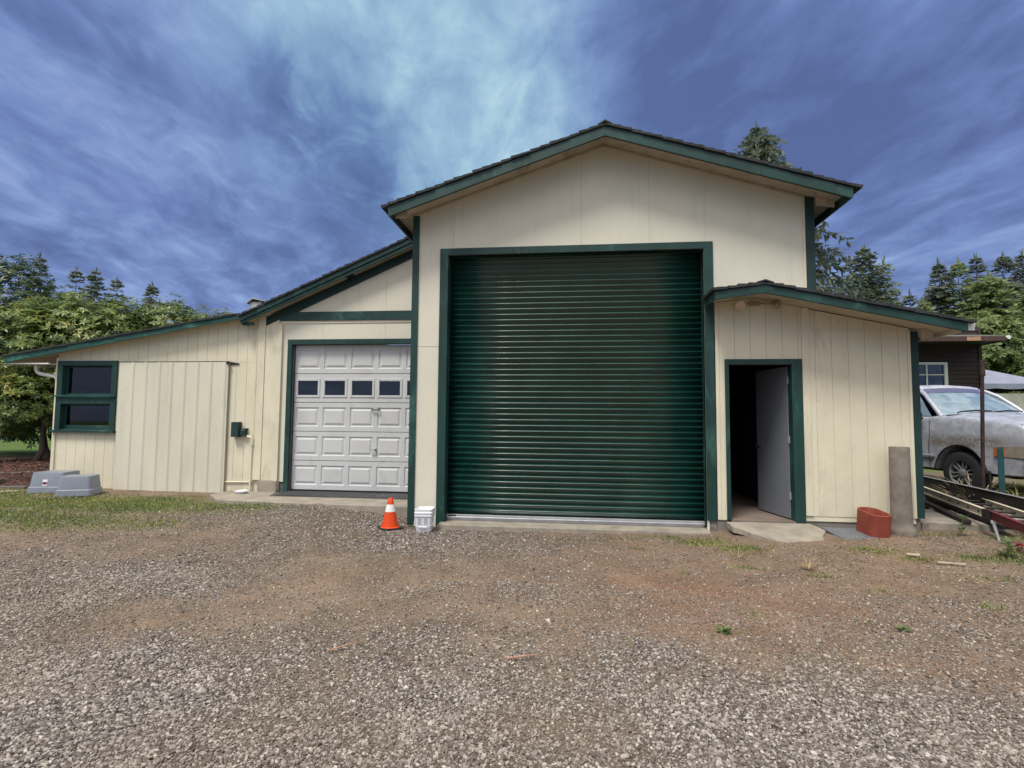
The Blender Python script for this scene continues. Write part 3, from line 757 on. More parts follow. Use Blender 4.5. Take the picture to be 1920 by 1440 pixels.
# twin flood lamp under the eave
fb = MB(); fb.box(2.375, 2.50, -.055, -.0345 + .012, 2.985, 3.045)
flo = fb.build("floodlight", M['fix'], B, bevel=.004)
for (cx, tx, dv) in ((2.437 - .10, 2.235, (-.15, -.72, -.42)), (2.437 + .10, 2.665, (.70, -.50, -.32))):
    arm = MB(); arm.tube([(2.437 + (.05 if cx > 2.43 else -.05), -.045, 3.01), ((cx + tx) / 2, -.075, 3.005), (tx, -.10, 3.0)], [.012, .014, .020], 10); arm.build("arm", M['fix'], flo, smooth=50)
    dv = Vector(dv).normalized(); o_ = Vector((tx, -.10, 3.0))
    lh = MB(); lh.tube([o_ - dv * .035, o_ - dv * .02, o_ + dv * .02, o_ + dv * .055, o_ + dv * .07, o_ + dv * .066, o_ + dv * .03, o_ + dv * .01], [.016, .030, .042, .060, .062, .056, .034, .012], 18)
    lo = lh.build("lamp_head", M['lens'], flo, smooth=40)

# ---- garage bay and lean-to to the left (wall plane at y = 1.867)
WY = 1.867
def zgb(x): return 4.565 + .43 * (x + 2.82)                       # underside of the upper roof
GD = (-5.16, -2.54, -.2, 2.776)
gw = MB()
planks(gw, -5.36, -2.331, 2.80, lambda x: zgb(x) - .01, WY, WY + .02, 1.2, .003, [(-5.26, -2.6, 0, 2.872)], (), -4.6)
planks(gw, -5.36, -5.262, .25, lambda x: 2.80, WY, WY + .02, 9, 0)
gw.build("wall", M['panel'], B)
gb_ = MB(); backing(gb_, -5.36, -2.331, .05, lambda x: zgb(x) - .02, WY + .021, WY + .06, [GD]); gb_.build("wall", M['interior'], B)
band = MB(); band.box(-5.425, -2.336, WY - .032, WY - .001, 3.222, 3.385); band.build("trim_board", M['green'], B, bevel=.003)
fr = MB(); fr.xz([(-5.80, zgb(-5.80) - .20), (-2.34, zgb(-2.34) - .16), (-2.34, zgb(-2.34) - .022), (-5.80, zgb(-5.80) - .022)], WY - .034, WY - .002); fr.build("trim_board", M['green_dark'], B, bevel=.003)
ul = MB(); ul.box(-5.40, -2.336, WY - .012, WY - .001, 3.172, 3.221); ul.build("trim_board", M['cream'], B)
# lean-to wall
def zlw(x): return 3.235 + .163 * (x + 6.1)
lw = MB(); WIN = (-9.95, -8.73, 1.12, 2.47)
planks(lw, -10.0, -5.36, .045, lambda x: min(zlw(x), 3.40) + .03 if x < -5.85 else zgb(x) - .03, WY, WY + .018, .2032, .006, [WIN, (-8.66, -6.40, .0, 2.465)], [2.455], -9.93)
lw.build("wall", M['siding'], B)
lb = MB(); backing(lb, -10.0, -5.36, .05, lambda x: min(zlw(x), 3.40) + .02 if x < -5.85 else zgb(x) - .04, WY + .0075, WY + .05, [(WIN[0] + .04, WIN[1] - .04, 1.16, 2.43)])
lb.build("wall", M['cream'], B)
lb = MB(); lb.box(-10.0, -9.95, WY + .051, 7, .05, 2.50); lb.box(-10.0, -2.4, 6.95, 7, .05, 2.45); lb.box(-5.40, -5.36, WY + .061, 6.9, .05, 2.9); lb.box(-9.94, -5.41, WY + .3, 6.9, -.05, .04)
lb.box(-5.35, -2.4, WY + .3, 6.9, -.05, .03)
lb.build("wall", M['dark'], B)
cw = MB(); cw.box(-10.03, -9.96, WY - .022, WY - .001, .045, 2.56); cw.build("corner_trim", M['cream'], B, bevel=.003)
# boxed cream chase at the jog with concrete under it
jb = MB(); jb.box(-5.845, -5.70, WY - .045, WY - .001, .275, 3.31); jb.box(-5.699, -5.44, WY - .030, WY - .001, .27, 3.36); jb.box(-5.439, -5.37, WY - .045, WY - .001, .10, 3.17)
jb.build("corner_trim", M['cream'], B, bevel=.004)
jf = MB(); jf.box(-5.74, -5.372, WY - .06, WY + .1, -.1, .268); jf.box(-6.40, -5.742, WY - .016, WY - .001, -.02, .042); jf.build("foundation", M['concrete'], B, bevel=.008)
# roofs
ztg = lambda x: zgb(x) + .09
gr_ = shingle_roof("r", -2.345, ztg(-2.345) + .01, -6.09, ztg(-6.09) + .01, 1.60, 7.3, seed=9, expo=.15, lap=.02)
groof = gr_.build("roof", M['shingle'], B); tag(groof, "steeper shingle roof over the garage bay")
f = MB(); f.xz([(-2.36, ztg(-2.36) - .145), (-6.055, ztg(-6.055) - .125), (-6.055, ztg(-6.055) - .07), (-2.36, ztg(-2.36) - .07)], 1.622, 1.65); f.build("fascia", M['green'], groof, bevel=.003)
f = MB(); f.xz([(-2.36, ztg(-2.36) - .069), (-6.08, ztg(-6.08) - .069), (-6.08, ztg(-6.08) + .012), (-2.36, ztg(-2.36) + .012)], 1.60, 1.64); f.build("fascia", M['green'], groof, bevel=.003)
f = MB(); f.box(-6.10, -6.056, 1.66, 7.2, ztg(-6.06) - .12, ztg(-6.06) - .005); f.build("fascia", M['green_dark'], groof)
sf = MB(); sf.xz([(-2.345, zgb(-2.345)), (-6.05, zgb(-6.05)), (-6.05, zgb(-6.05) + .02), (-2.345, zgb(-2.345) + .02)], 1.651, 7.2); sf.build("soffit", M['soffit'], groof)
ek = MB(); ek.xz([(-4.12, zgb(-4.12) - .022), (-4.0, zgb(-4.0) - .022), (-4.0, zgb(-4.0) - .002), (-4.12, zgb(-4.12) - .002)], 1.655, 1.83); ek.build("soffit_block", M['green_dark'], groof)
eb = MB(); eb.box(-6.05, -5.85, 1.66, 1.70, zgb(-6.05) - .06, zgb(-6.05) - .002); eb.build("soffit_block", M['green_dark'], groof)
vt = MB(); vt.box(-6.40, -6.16, 2.40, 2.62, 3.45, 3.72); vt.xz([(-6.46, 3.705), (-6.33, 3.80), (-6.05, 3.735), (-6.05, 3.715), (-6.33, 3.775), (-6.46, 3.685)], 2.36, 2.66); vt.build("roof_vent", M['steel'], groof)
zlr = lambda x: 3.35 + .159 * (x + 6.12)
lr = shingle_roof("r", -6.11, zlr(-6.11) - .035, -10.99, zlr(-10.99) - .035, 1.65, 7.3, seed=11, expo=.2, lap=.02)
lroof = lr.build("roof", M['shingle'], B); tag(lroof, "low sloping roof over the left lean-to")
f = MB(); f.xz([(-6.115, zlr(-6.115) - .112), (-10.955, zlr(-10.955) - .142), (-10.955, zlr(-10.955) - .005), (-6.115, zlr(-6.115) - .005)], 1.65, 1.684); f.build("fascia", M['green_old'], lroof, bevel=.003)
sf = MB(); sf.xz([(-6.12, zlw(-6.12) + .032), (-10.94, zlw(-10.94) + .032), (-10.94, zlw(-10.94) + .05), (-6.12, zlw(-6.12) + .05)], 1.685, 7.2)
sf.box(-10.94, -10.04, WY - .01, WY + .012, zlr(-10.94) - .17, zlr(-10.94) - .145); sf.build("soffit", M['soffit'], lroof)
ef_ = MB(); ef_.box(-10.975, -10.957, 1.687, 7.2, zlr(-10.955) - .14, zlr(-10.955) - .01)
ef_.box(-10.95, -10.04, 1.70, 1.74, zlr(-10.955) - .165, zlr(-10.955) - .143); ef_.build("fascia", M['frame_white'], lroof)
ds = MB(); ds.tube([(-10.52, 1.90, 2.42), (-10.52, 1.90, 2.33), (-10.48, 1.90, 2.27), (-10.40, 1.90, 2.24), (-10.10, 1.90, 2.19), (-10.06, 1.91, 2.15), (-10.055, 1.93, 2.05), (-10.055, 1.95, .42), (-10.08, 1.93, .34), (-10.16, 1.87, .28), (-10.26, 1.80, .20)], .036, 12)
dso = ds.build("downspout", M['frame_white'], B, smooth=50)
el = MB(); el.tube([(-10.25, 1.81, .215), (-10.27, 1.79, .10), (-10.275, 1.785, .02)], [.05, .054, .054], 14); el.build("elbow", M['white'], dso, smooth=50)
# window of the lean-to
wf = MB(); y_f, y_b = WY - .030, WY - .001
X0, X1 = -9.99, -8.71
wf.box(X0 + .0, X0 + .115, y_f, y_b, 1.155, 2.49); wf.box(X1 - .115, X1, y_f, y_b, 1.155, 2.49); wf.box(X0 + .116, X1 - .116, y_f, y_b, 2.40, 2.49)
wf.box(X0 + .116, X1 - .116, y_f, y_b, 1.655, 1.775)
jy = WY + .10
for za, zb in ((1.155, 1.655), (1.775, 2.40)):                     # deep reveals and the sash round each pane
    wf.box(X0 + .1, X0 + .115, y_b + .002, jy, za, zb); wf.box(X1 - .115, X1 - .1, y_b + .002, jy, za, zb)
    wf.box(X0 + .116, X1 - .116, y_b + .002, jy, zb - .012, zb); wf.box(X0 + .116, X1 - .116, y_b + .002, jy, za, za + .012)
    wf.box(X0 + .116, X0 + .148, jy - .04, jy, za + .013, zb - .013); wf.box(X1 - .148, X1 - .116, jy - .04, jy, za + .013, zb - .013)
    wf.box(X0 + .149, X1 - .149, jy - .04, jy, za + .013, za + .085); wf.box(X0 + .149, X1 - .149, jy - .04, jy, zb - .035, zb - .013)
wo_ = wf.build("window", M['green'], B, bevel=.003)
sl = MB(); sl.box(-10.02, -8.69, WY - .085, WY + .02, 1.105, 1.150); sl.build("sill", M['green'], wo_, bevel=.004)
sl = MB(); sl.box(-10.00, -8.72, WY - .075, WY - .0305, 1.79, 1.825); sl.build("sill", M['green_old'], wo_, bevel=.004)
for za, zb in ((1.235, 1.625), (1.855, 2.37)):
    pn = MB(); pn.box(X0 + .145, X1 - .145, jy - .022, jy - .017, za, zb); pn.build("pane", M['glass'], wo_)
it = MB(); it.beam((-9.70, WY + .135, 1.56), (-9.50, WY + .15, 1.22), .03, .10); it.beam((-9.74, WY + .135, 1.52), (-8.82, WY + .14, 1.49), .03, .045); it.build("pale_bars", M['frame_white'], wo_)  # two pale bars just behind the lower pane
# ribbed metal double door
def ribbed(x0, x1, y, z0, z1, ribs):
    pr_ = [(x0, y)]
    for rx in ribs: pr_ += [(rx - .045, y), (rx - .018, y - .016), (rx + .018, y - .016), (rx + .045, y)]
    pr_.append((x1, y)); back = [(x1, y + .006), (x0, y + .006)]
    mb = MB(); n = len(pr_)
    rings = [[(x, yy, z) for x, yy in pr_] for z in (z0, z1)]
    mb.loft(rings, closed=False, cap=False); mb.box(x0, x1, y + .004, y + .02, z0, z1); return mb
dm = ribbed(-8.645, -7.80, WY - .045, .035, 2.455, [-8.36, -8.09, -7.84])
q = ribbed(-7.835, -6.402, WY - .058, .03, 2.452, [-7.80, -7.55, -7.285, -7.02, -6.75, -6.47]); k = len(dm.v); dm.v += q.v; dm.f += [tuple(i + k for i in f) for f in q.f]
for rx in (-8.6, -8.36, -8.09, -7.8, -7.55, -7.285, -7.02, -6.75, -6.47):
    for z in (2.40, 1.35 + (.06 if rx < -7.8 else .13), .10):
        dm.box(rx + .048, rx + .058, WY - (.051 if rx < -7.9 else .064), WY - (.044 if rx < -7.9 else .057), z, z + .009)
dmo = dm.build("metal_door", M['metal_cream'], B, fix=False); tag(dmo, "cream ribbed sheet metal double door")
hg = MB(); hg.box(-6.425, -6.39, WY - .09, WY - .058, 2.41, 2.46); hg.xz([(-6.39, 2.455), (-6.22, 2.43), (-6.22, 2.415), (-6.39, 2.405)], WY - .02, WY - .002); hg.build("hinge", M['black'], dmo)
tr_ = MB(); tr_.box(-8.66, -6.40, WY - .05, WY - .003, 2.4575, 2.468); tr_.build("top_track", M['black'], dmo)
# raised-panel garage door
GY0 = WY + .085
gd = MB(); px0, pw = -5.16, .524; pane_list = []
secs = [.105 + .5345 * i for i in range(6)]
def quad(mb, x0, x1, z0, z1, y0, X0, X1, Z0, Z1, y1):
    A = [(x0, y0, z0), (x1, y0, z0), (x1, y0, z1), (x0, y0, z1)]; Bq = [(X0, y1, Z0), (X1, y1, Z0), (X1, y1, Z1), (X0, y1, Z1)]
    mb.add(A + Bq, [(i, (i + 1) % 4, 4 + (i + 1) % 4, 4 + i) for i in range(4)])
for r_ in range(5):
    z0, z1 = secs[r_] + .006, secs[r_ + 1] - .006
    glass_row = r_ == 3
    zi0, zi1 = z0 + (.085 if not glass_row else .10), z1 - (.085 if not glass_row else .10)
    gd.add([(px0, GY0, z0), (-2.54, GY0, z0), (-2.54, GY0, zi0), (px0, GY0, zi0)], [(0, 1, 2, 3)])
    gd.add([(px0, GY0, zi1), (-2.54, GY0, zi1), (-2.54, GY0, z1), (px0, GY0, z1)], [(0, 1, 2, 3)])
    gd.add([(px0, GY0, z0), (-2.54, GY0, z0), (-2.54, GY0 + .03, z0 - .004), (px0, GY0 + .03, z0 - .004)], [(0, 1, 2, 3)])
    gd.add([(px0, GY0, z1), (-2.54, GY0, z1), (-2.54, GY0 + .03, z1 + .004), (px0, GY0 + .03, z1 + .004)], [(0, 1, 2, 3)])
    xs = [px0]
    for c_ in range(5):
        a0 = px0 + c_ * pw + .042; a1 = px0 + (c_ + 1) * pw - .036
        xs += [a0, a1]
        if not glass_row:
            quad(gd, a0, a1, zi0, zi1, GY0, a0 + .012, a1 - .012, zi0 + .012, zi1 - .012, GY0 + .014)
            quad(gd, a0 + .012, a1 - .012, zi0 + .012, zi1 - .012, GY0 + .014, a0 + .03, a1 - .03, zi0 + .03, zi1 - .03, GY0 + .014)
            quad(gd, a0 + .03, a1 - .03, zi0 + .03, zi1 - .03, GY0 + .014, a0 + .062, a1 - .062, zi0 + .062, zi1 - .062, GY0 + .001)
            gd.add([(a0 + .062, GY0 + .001, zi0 + .062), (a1 - .062, GY0 + .001, zi0 + .062), (a1 - .062, GY0 + .001, zi1 - .062), (a0 + .062, GY0 + .001, zi1 - .062)], [(0, 1, 2, 3)])
        else: pane_list.append((a0, a1, zi0, zi1))
    xs.append(-2.54)
    for i in range(0, len(xs), 2): gd.add([(xs[i], GY0, zi0), (xs[i + 1], GY0, zi0), (xs[i + 1], GY0, zi1), (xs[i], GY0, zi1)], [(0, 1, 2, 3)])
for r_ in range(5):
    if r_ != 3: gd.box(px0, -2.54, GY0 + .031, GY0 + .05, secs[r_], secs[r_ + 1])
gdo = gd.build("garage_door", M['white_door'], B, fix=False); tag(gdo, "white raised-panel garage door with a row of small windows")
for a0, a1, z0, z1 in pane_list:
    wfm = MB(); t_ = .028
    wfm.box(a0 - .012, a0 + t_, GY0 - .012, GY0 + .03, z0 - .012, z1 + .012); wfm.box(a1 - t_, a1 + .012, GY0 - .012, GY0 + .03, z0 - .012, z1 + .012)
    wfm.box(a0 + t_ + .001, a1 - t_ - .001, GY0 - .011, GY0 + .03, z0 - .012, z0 + t_); wfm.box(a0 + t_ + .001, a1 - t_ - .001, GY0 - .011, GY0 + .03, z1 - t_, z1 + .012)
    wfm.build("window_frame", M['white_door'], gdo, bevel=.003)
    pn = MB(); pn.box(a0 + t_ - .004, a1 - t_ + .004, GY0 + .014, GY0 + .018, z0 + t_ - .004, z1 - t_ + .004); pn.build("window_pane", M['glass'], gdo)
hk = MB(); hk.tube([(-3.645, GY0 - .003, 1.575), (-3.645, GY0 - .04, 1.58), (-3.50, GY0 - .04, 1.58), (-3.50, GY0 - .003, 1.575)], .011, 8); hk.build("handle", M['black'], gdo)
hk = MB(); hk.lathe([(.022, 0), (.022, .02), (.012, .03), (.012, .05)], (-3.565, 0, .86), 12, 'y'); hk.v = [(x, GY0 - y, z) for x, y, z in hk.v]; hk.box(-3.655, -3.555, GY0 - .065, GY0 - .045, .848, .872); hk.build("handle", M['steel'], gdo, bevel=.004)
gfm = MB(); gfm.box(-5.262, -5.175, WY - .030, WY + .084, .075, 2.776); gfm.box(-5.262, -2.336, WY - .0305, WY + .06, 2.777, 2.872); gfm.box(-2.53, -2.44, WY - .030, WY + .084, .075, 2.776)
gfm.build("door_frame", M['green'], gdo, bevel=.004)
ast = MB(); ast.box(-5.16, -2.54, GY0 - .002, GY0 + .03, .082, .108); ast.build("bottom_seal", M['rubber'], gdo)
# small fittings by the jog
ob = MB(); ob.box(-6.265, -6.12, WY - .115, WY - .002, 1.06, 1.335); obo = ob.build("outlet_box", M['green_dark'], B, bevel=.008)
ob = MB(); ob.box(-6.119, -6.0, WY - .08, WY - .002, 1.085, 1.185); ob.box(-6.06, -5.985, WY - .07, WY - .002, 1.19, 1.22); ob.build("cover", M['green'], obo, bevel=.006)
wp = MB(); wp.tube([(-5.885, WY - .05, .02), (-5.882, WY - .05, .5), (-5.872, WY - .05, .95), (-5.872, WY - .05, 1.03)], .021, 10)
wpo = wp.build("water_pipe", M['cream'], B, smooth=50)
wv = MB(); wv.tube([(-5.872, WY - .05, .90), (-5.872, WY - .05, 1.02), (-5.89, WY - .06, 1.06), (-5.96, WY - .07, 1.065)], [.032, .034, .03, .02], 10); wv.box(-5.97, -5.87, WY - .075, WY - .05, 1.085, 1.098); wv.build("valve", M['cream'], wpo, smooth=50)
cd = MB(); cd.tube([(-5.862, WY - .03, 3.07), (-5.862, WY - .03, 1.8), (-5.858, WY - .03, .27)], .016, 8)
cd.tube([(-6.39, WY - .02, .225), (-5.84, WY - .02, .235)], .012, 8); cd.build("conduit", M['cream'], B, smooth=50)

# ------------------------------------------------------------------ slabs
ap = MB(); ap.xy([(-5.72, .70), (-4.0, .64), (-2.42, .60), (-2.42, WY - .062), (-5.16, WY - .062), (-5.16, WY + .3), (-2.42, WY + .3), (-2.42, WY + .31), (-5.17, WY + .31), (-5.17, WY - .062), (-5.80, WY - .062)], -.25, .072) if False else ap.xy([(-5.80, .80), (-4.9, .70), (-4.0, .66), (-2.34, .60), (-2.34, WY + .30), (-5.165, WY + .30), (-5.165, WY - .062), (-6.3, WY - .062), (-6.3, 1.30)], -.25, .070)
apo = ap.build("concrete_apron", M['concrete'], None, bevel=.012); tag(apo, kind='structure')
ts = MB(); ts.xy([(-1.86, -.20), (-.8, -.215), (.4, -.19), (1.55, -.205), (1.80, -.18), (1.80, .30), (-1.80, .30), (-1.80, .02), (-1.86, .01)], -.3, -.024)
tso = ts.build("door_threshold_slab", M['concrete'], None, bevel=.01); tag(tso, kind='structure')
sr2 = MB(); sr2.xy([(4.48, .05), (4.62, .14), (5.3, .02), (6.4, -.12), (7.5, .0), (7.6, 1.1), (5.4, 1.25), (4.5, 1.2)], -.2, .135)
sro = sr2.build("concrete_pad", M['concrete'], None, bevel=.01); tag(sro, kind='structure')

# broken slab used as a step
sp = MB(); rg_ = random.Random(3)
outl = [(2.02, -.075), (2.05, -.27), (2.13, -.33), (2.20, -.44), (2.34, -.58), (2.52, -.70), (2.66, -.715), (2.80, -.70), (2.94, -.66), (3.00, -.60), (3.03, -.50), (3.16, -.28), (3.13, -.20), (3.05, -.065), (2.5, -.06)]
fine = []
for (a_, b_) in zip(outl, outl[1:] + outl[:1]):
    for k_ in range(4):
        t_ = k_ / 4; fine.append((a_[0] * (1 - t_) + b_[0] * t_ + rg_.uniform(-.008, .008), a_[1] * (1 - t_) + b_[1] * t_ + rg_.uniform(-.008, .008)))
top = [(x, y, .105 + (y + .07) * .17) for x, y in fine]; bot = [(x, y, z - .075) for x, y, z in top]
sp.loft([bot, top]); spo = sp.build("step_slab", M['concrete'], None, bevel=.008)
tag(spo, "broken grey concrete slab lying as a step at the open doorway", "slab")
sl_ = MB(); q_ = [(3.21, -.03), (3.66, -.04), (3.69, -.62), (3.55, -.60), (3.235, -.56)]
sl_.loft([[(x, y, .035 + (y + .05) * .07) for x, y in q_], [(x, y, .062 + (y + .05) * .07) for x, y in q_]]); slo = sl_.build("slate_board", M['slate'], None, bevel=.005)
tag(slo, "flat dark grey board lying on the dirt before the red flue tile", "board")

# ------------------------------------------------------------------ objects by the doors
# traffic cone
cx, cy = -2.50, -.26; cz = zg1(cx, cy) + .004
cone = empty("traffic_cone", (cx, cy, cz), R(38), "orange traffic cone with a white reflective band on a black base", "cone")
cone.scale = (.92, .92, .92); b_ = MB(); r_ = .165; cc = .05
poly = [(-r_ + cc, -r_), (r_ - cc, -r_), (r_, -r_ + cc), (r_, r_ - cc), (r_ - cc, r_), (-r_ + cc, r_), (-r_, r_ - cc), (-r_, -r_ + cc)]
b_.xy(poly, 0, .03); b_.build("base", M['rubber'], cone, bevel=.006, local=True)
rc = lambda z: .128 + (.033 - .128) * (z - .03) / .42
b_ = MB(); b_.lathe([(rc(.03) + .012, .031), (rc(.045), .042), (rc(.255), .255), (rc(.255) - .004, .256), (rc(.365) - .004, .364), (rc(.365), .365), (rc(.45), .45), (rc(.45) - .005, .458), (.02, .458), (.018, .40)], n=32)
b_.build("body", M['orange'], cone, smooth=35, local=True)
b_ = MB(); b_.lathe([(rc(.257) - .002, .2565), (rc(.257) + .0015, .258), (rc(.362) + .0015, .362), (rc(.362) - .002, .3635)], n=32); b_.build("reflective_band", M['reflect'], cone, smooth=35, local=True)

# square bucket
bx, by = -2.0, -.30; bz = zg1(bx, by) + .01
bu = empty("bucket", (bx, by, bz), R(4), "square white plastic bucket with a lid rim and wire handle", "bucket")
def rrect(hx_, hy_, r, z, n=5):
    out = []
    for (sx, sy, a0) in ((1, -1, -90), (1, 1, 0), (-1, 1, 90), (-1, -1, 180)):
        for k_ in range(n):
            a_ = R(a0 + 90 * k_ / (n - 1)); out.append((sx * (hx_ - r) + r * math.cos(a_), sy * (hy_ - r) + r * math.sin(a_), z))
    return out
b_ = MB(); b_.loft([rrect(.098, .098, .03, 0), rrect(.102, .102, .03, .012), rrect(.112, .112, .03, .20), rrect(.122, .122, .03, .205), rrect(.122, .122, .03, .222), rrect(.114, .114, .03, .226), rrect(.115, .115, .03, .238),
                    rrect(.124, .124, .03, .242), rrect(.124, .124, .03, .256), rrect(.118, .118, .03, .262), rrect(.121, .121, .03, .30), rrect(.115, .115, .03, .303), rrect(.112, .112, .03, .270), rrect(.09, .09, .03, .268)])
b_.build("body", M['white'], bu, smooth=35, local=True)
b_ = MB(); b_.tube([(-.120, .01, .212), (-.130, -.06, .12), (-.12, -.118, .085), (-.06, -.120, .078), (-.05, -.120, .064)], .0025, 6); b_.tube([(.120, .01, .212), (.130, -.06, .13), (.12, -.118, .09), (.06, -.120, .078), (.05, -.120, .064)], .0025, 6)
b_.tube([(-.055, -.121, .066), (.055, -.121, .066)], .008, 8); b_.build("handle", M['white'], bu, local=True)
rg_ = random.Random(8)
for col_ in (-.075, .008):
    b_ = MB()
    for k_ in range(7):
        z = .178 - k_ * .0145; wd = rg_.uniform(.045, .066)
        t_ = z / .2; yf = -(.102 + (.112 - .102) * t_) - .0012
        b_.box(col_, col_ + wd, yf, yf + .002, z, z + .006)
    b_.build("label", M['label_grey'], bu, local=True)

# red clay flue tile
ftx, fty = 3.72, -.27; ft = empty("flue_tile", (ftx, fty, zg1(ftx, fty) + .004), R(-28), "open rectangular red clay flue tile standing on the ground", "clay tile")
H = .285; A_, B_2 = .128, .205; ft.rotation_euler = (R(7), 0, R(7))
b_ = MB(); b_.loft([rrect(A_, B_2, .115, 0, 9), rrect(A_, B_2, .115, H - .006, 9), rrect(A_ - .005, B_2 - .005, .11, H, 9), rrect(A_ - .017, B_2 - .017, .10, H, 9), rrect(A_ - .021, B_2 - .021, .096, H - .006, 9), rrect(A_ - .021, B_2 - .021, .096, .02, 9)]); b_.build("body", M['terra'], ft, smooth=35, local=True)
# concrete pipe
cpx, cpy = 4.09, -.22; cpi = empty("concrete_pipe", (cpx, cpy, zg1(cpx, cpy) - .005), 0, "upright mottled concrete drain pipe with a flared bell at the bottom", "pipe")
b_ = MB(); b_.lathe([(.150, 0), (.152, .045), (.144, .075), (.131, .10), (.119, .135), (.116, .16), (.113, .6), (.111, 1.075), (.108, 1.088), (.088, 1.088), (.084, 1.075), (.084, .1)], n=36); b_.build("body", M['pipe'], cpi, smooth=35, local=True)

# two upturned grey tubs by the lean-to
def tub(loc, rz, sx, sy, h, label, sticker):
    t_ = empty("plastic_tub", loc, rz, label, "tub", "upturned grey plastic tubs beside the lean-to wall")
    b2_ = MB(); b2_.loft([rrect(sx * .5, sy * .5, .07, .0), rrect(sx * .485, sy * .485, .07, .095), rrect(sx * .468, sy * .468, .07, .105), rrect(sx * .458, sy * .458, .07, .108), rrect(sx * .415, sy * .41, .065, h - .012), rrect(sx * .405, sy * .40, .06, h), rrect(sx * .36, sy * .35, .05, h + .002)])
    b2_.build("body", M['tub'], t_, smooth=30, local=True)
    if sticker:
        s_ = MB(); y_ = -(sy * .455)
        s_.ext([(-.06, y_ - .001, .125), (.02, y_ - .001, .125), (.02, y_ + .010, .235), (-.06, y_ + .010, .235)], (0, -.0015, 0)); so_ = s_.build("sticker", M['white'], t_, local=True)
        s_ = MB(); s_.ext([(-.055, y_ - .0025, .150), (.015, y_ - .0025, .150), (.015, y_ + .0025, .19), (-.055, y_ + .0025, .19)], (0, -.0012, 0)); s_.build("sticker_print", M['redpaint'], so_, local=True)
    return t_
tub((-9.42, 1.42, zg1(-9.42, 1.42) + .005), R(14), .64, .58, .355, "larger grey upturned tub with a small sticker, behind the other tub", True)
tub((-8.64, 1.12, zg1(-8.64, 1.12) + .005), R(24), .56, .50, .33, "smaller grey upturned tub in front, nearest the metal door", False)

# white dish on the apron, ribbed mat before the garage door
b_ = MB(); b_.lathe([(.03, .0), (.085, .004), (.112, .045), (.116, .046), (.108, .052), (.08, .012), (.02, .010)], (-5.86, 1.52, .071), 24); do = b_.build("plastic_dish", M['white'], None, smooth=40)
tag(do, "shallow white plastic dish on the concrete under the water pipe", "dish")
b_ = MB()
for i in range(46):
    x = -5.12 + i * .0545
    b_.ext([(x, 1.33, .0725), (x + .034, 1.33, .0725), (x + .034 - .16, 1.90, .0725), (x - .16, 1.90, .0725)], (0, 0, .014))
b_.xy([(-5.2, 1.31), (-2.40, 1.31), (-2.40, 1.92), (-5.15, 1.92), (-5.155, 1.84), (-5.36, 1.78)], .0715, .076)
mo = b_.build("ribbed_mat", M['rug'], None); tag(mo, "dark ribbed mat across the apron before the white garage door", "mat")

# ------------------------------------------------------------------ pickup truck
TRK = (6.78, 2.78, zg1(6.8, 2.8))
TR = empty("pickup_truck", (TRK[0] + .90 * .985, TRK[1] + .90 * .14, TRK[2]), R(-80), "abandoned dirty silver pickup with flat wipers and lichen over its front wheel", "truck")
def fx(x): return x if x < .5 else .5 + (x - .5) * 1.7
def arch(x, zb=.42):
    for c_ in (0., -3.3):
        d_ = abs(x - c_)
        if d_ < .51: zb = max(zb, .36 + math.sqrt(.51 ** 2 - d_ * d_))
    return zb
xsn = sorted(set([1.0, .97, .92, .85, .75, .65, .58] + [round(-.54 + .04 * i, 3) for i in range(28)] + [-.6, -.9, -1.2, -1.6, -2.0, -2.3, -2.34, -2.6] + [round(-3.85 + .05 * i, 3) for i in range(23)] + [-4.1, -4.35]))
zt_x = [-4.35, -2.34, -2.3, -.62, -.50, .2, .62, .80, .90, .97, 1.0]; zt_z = [1.40, 1.40, 1.39, 1.385, 1.405, 1.365, 1.305, 1.25, 1.14, .95, .78]
hw_x = [-4.35, -2.4, -.6, .2, .6, .8, .92, 1.0]; hw_z = [.94, .955, .955, .95, .92, .87, .80, .70]
zt_x = [fx(q) for q in zt_x]; hw_x = [fx(q) for q in hw_x]; xsn = [fx(q) for q in xsn]
rings = []
for x in xsn:
    zt = float(np.interp(x, zt_x, zt_z)); hw = float(np.interp(x, hw_x, hw_z)); zb = min(arch(x), zt - .12); bul = .02
    flare = .035 * sum(max(0., 1 - abs(abs(x - c_) - .40) / .16) + (1. if abs(x - c_) < .40 else 0) * .8 for c_ in (0., -3.3))
    flare = min(flare, .035)
    crown = .075 if x > -.6 else 0.
    half = [(0, zb), (hw * .6, zb), (hw - .06 + flare, zb), (hw - .005 + flare, zb + .02), (hw + bul * .4 + flare * .8, zb + (zt - zb) * .35), (hw + bul * .2, zb + (zt - zb) * .62), (hw - .008, zt - .075), (hw - .035, zt - .025), (hw - .10, zt - .004), (hw * .62, zt + crown * .55), (0, zt + crown)]
    rings.append([(x, y, z) for y, z in half] + [(x, -y, z) for y, z in half[-2:0:-1]])
b_ = MB(); b_.loft(rings); body = b_.build("body", M['truck'], TR, smooth=38, local=True)
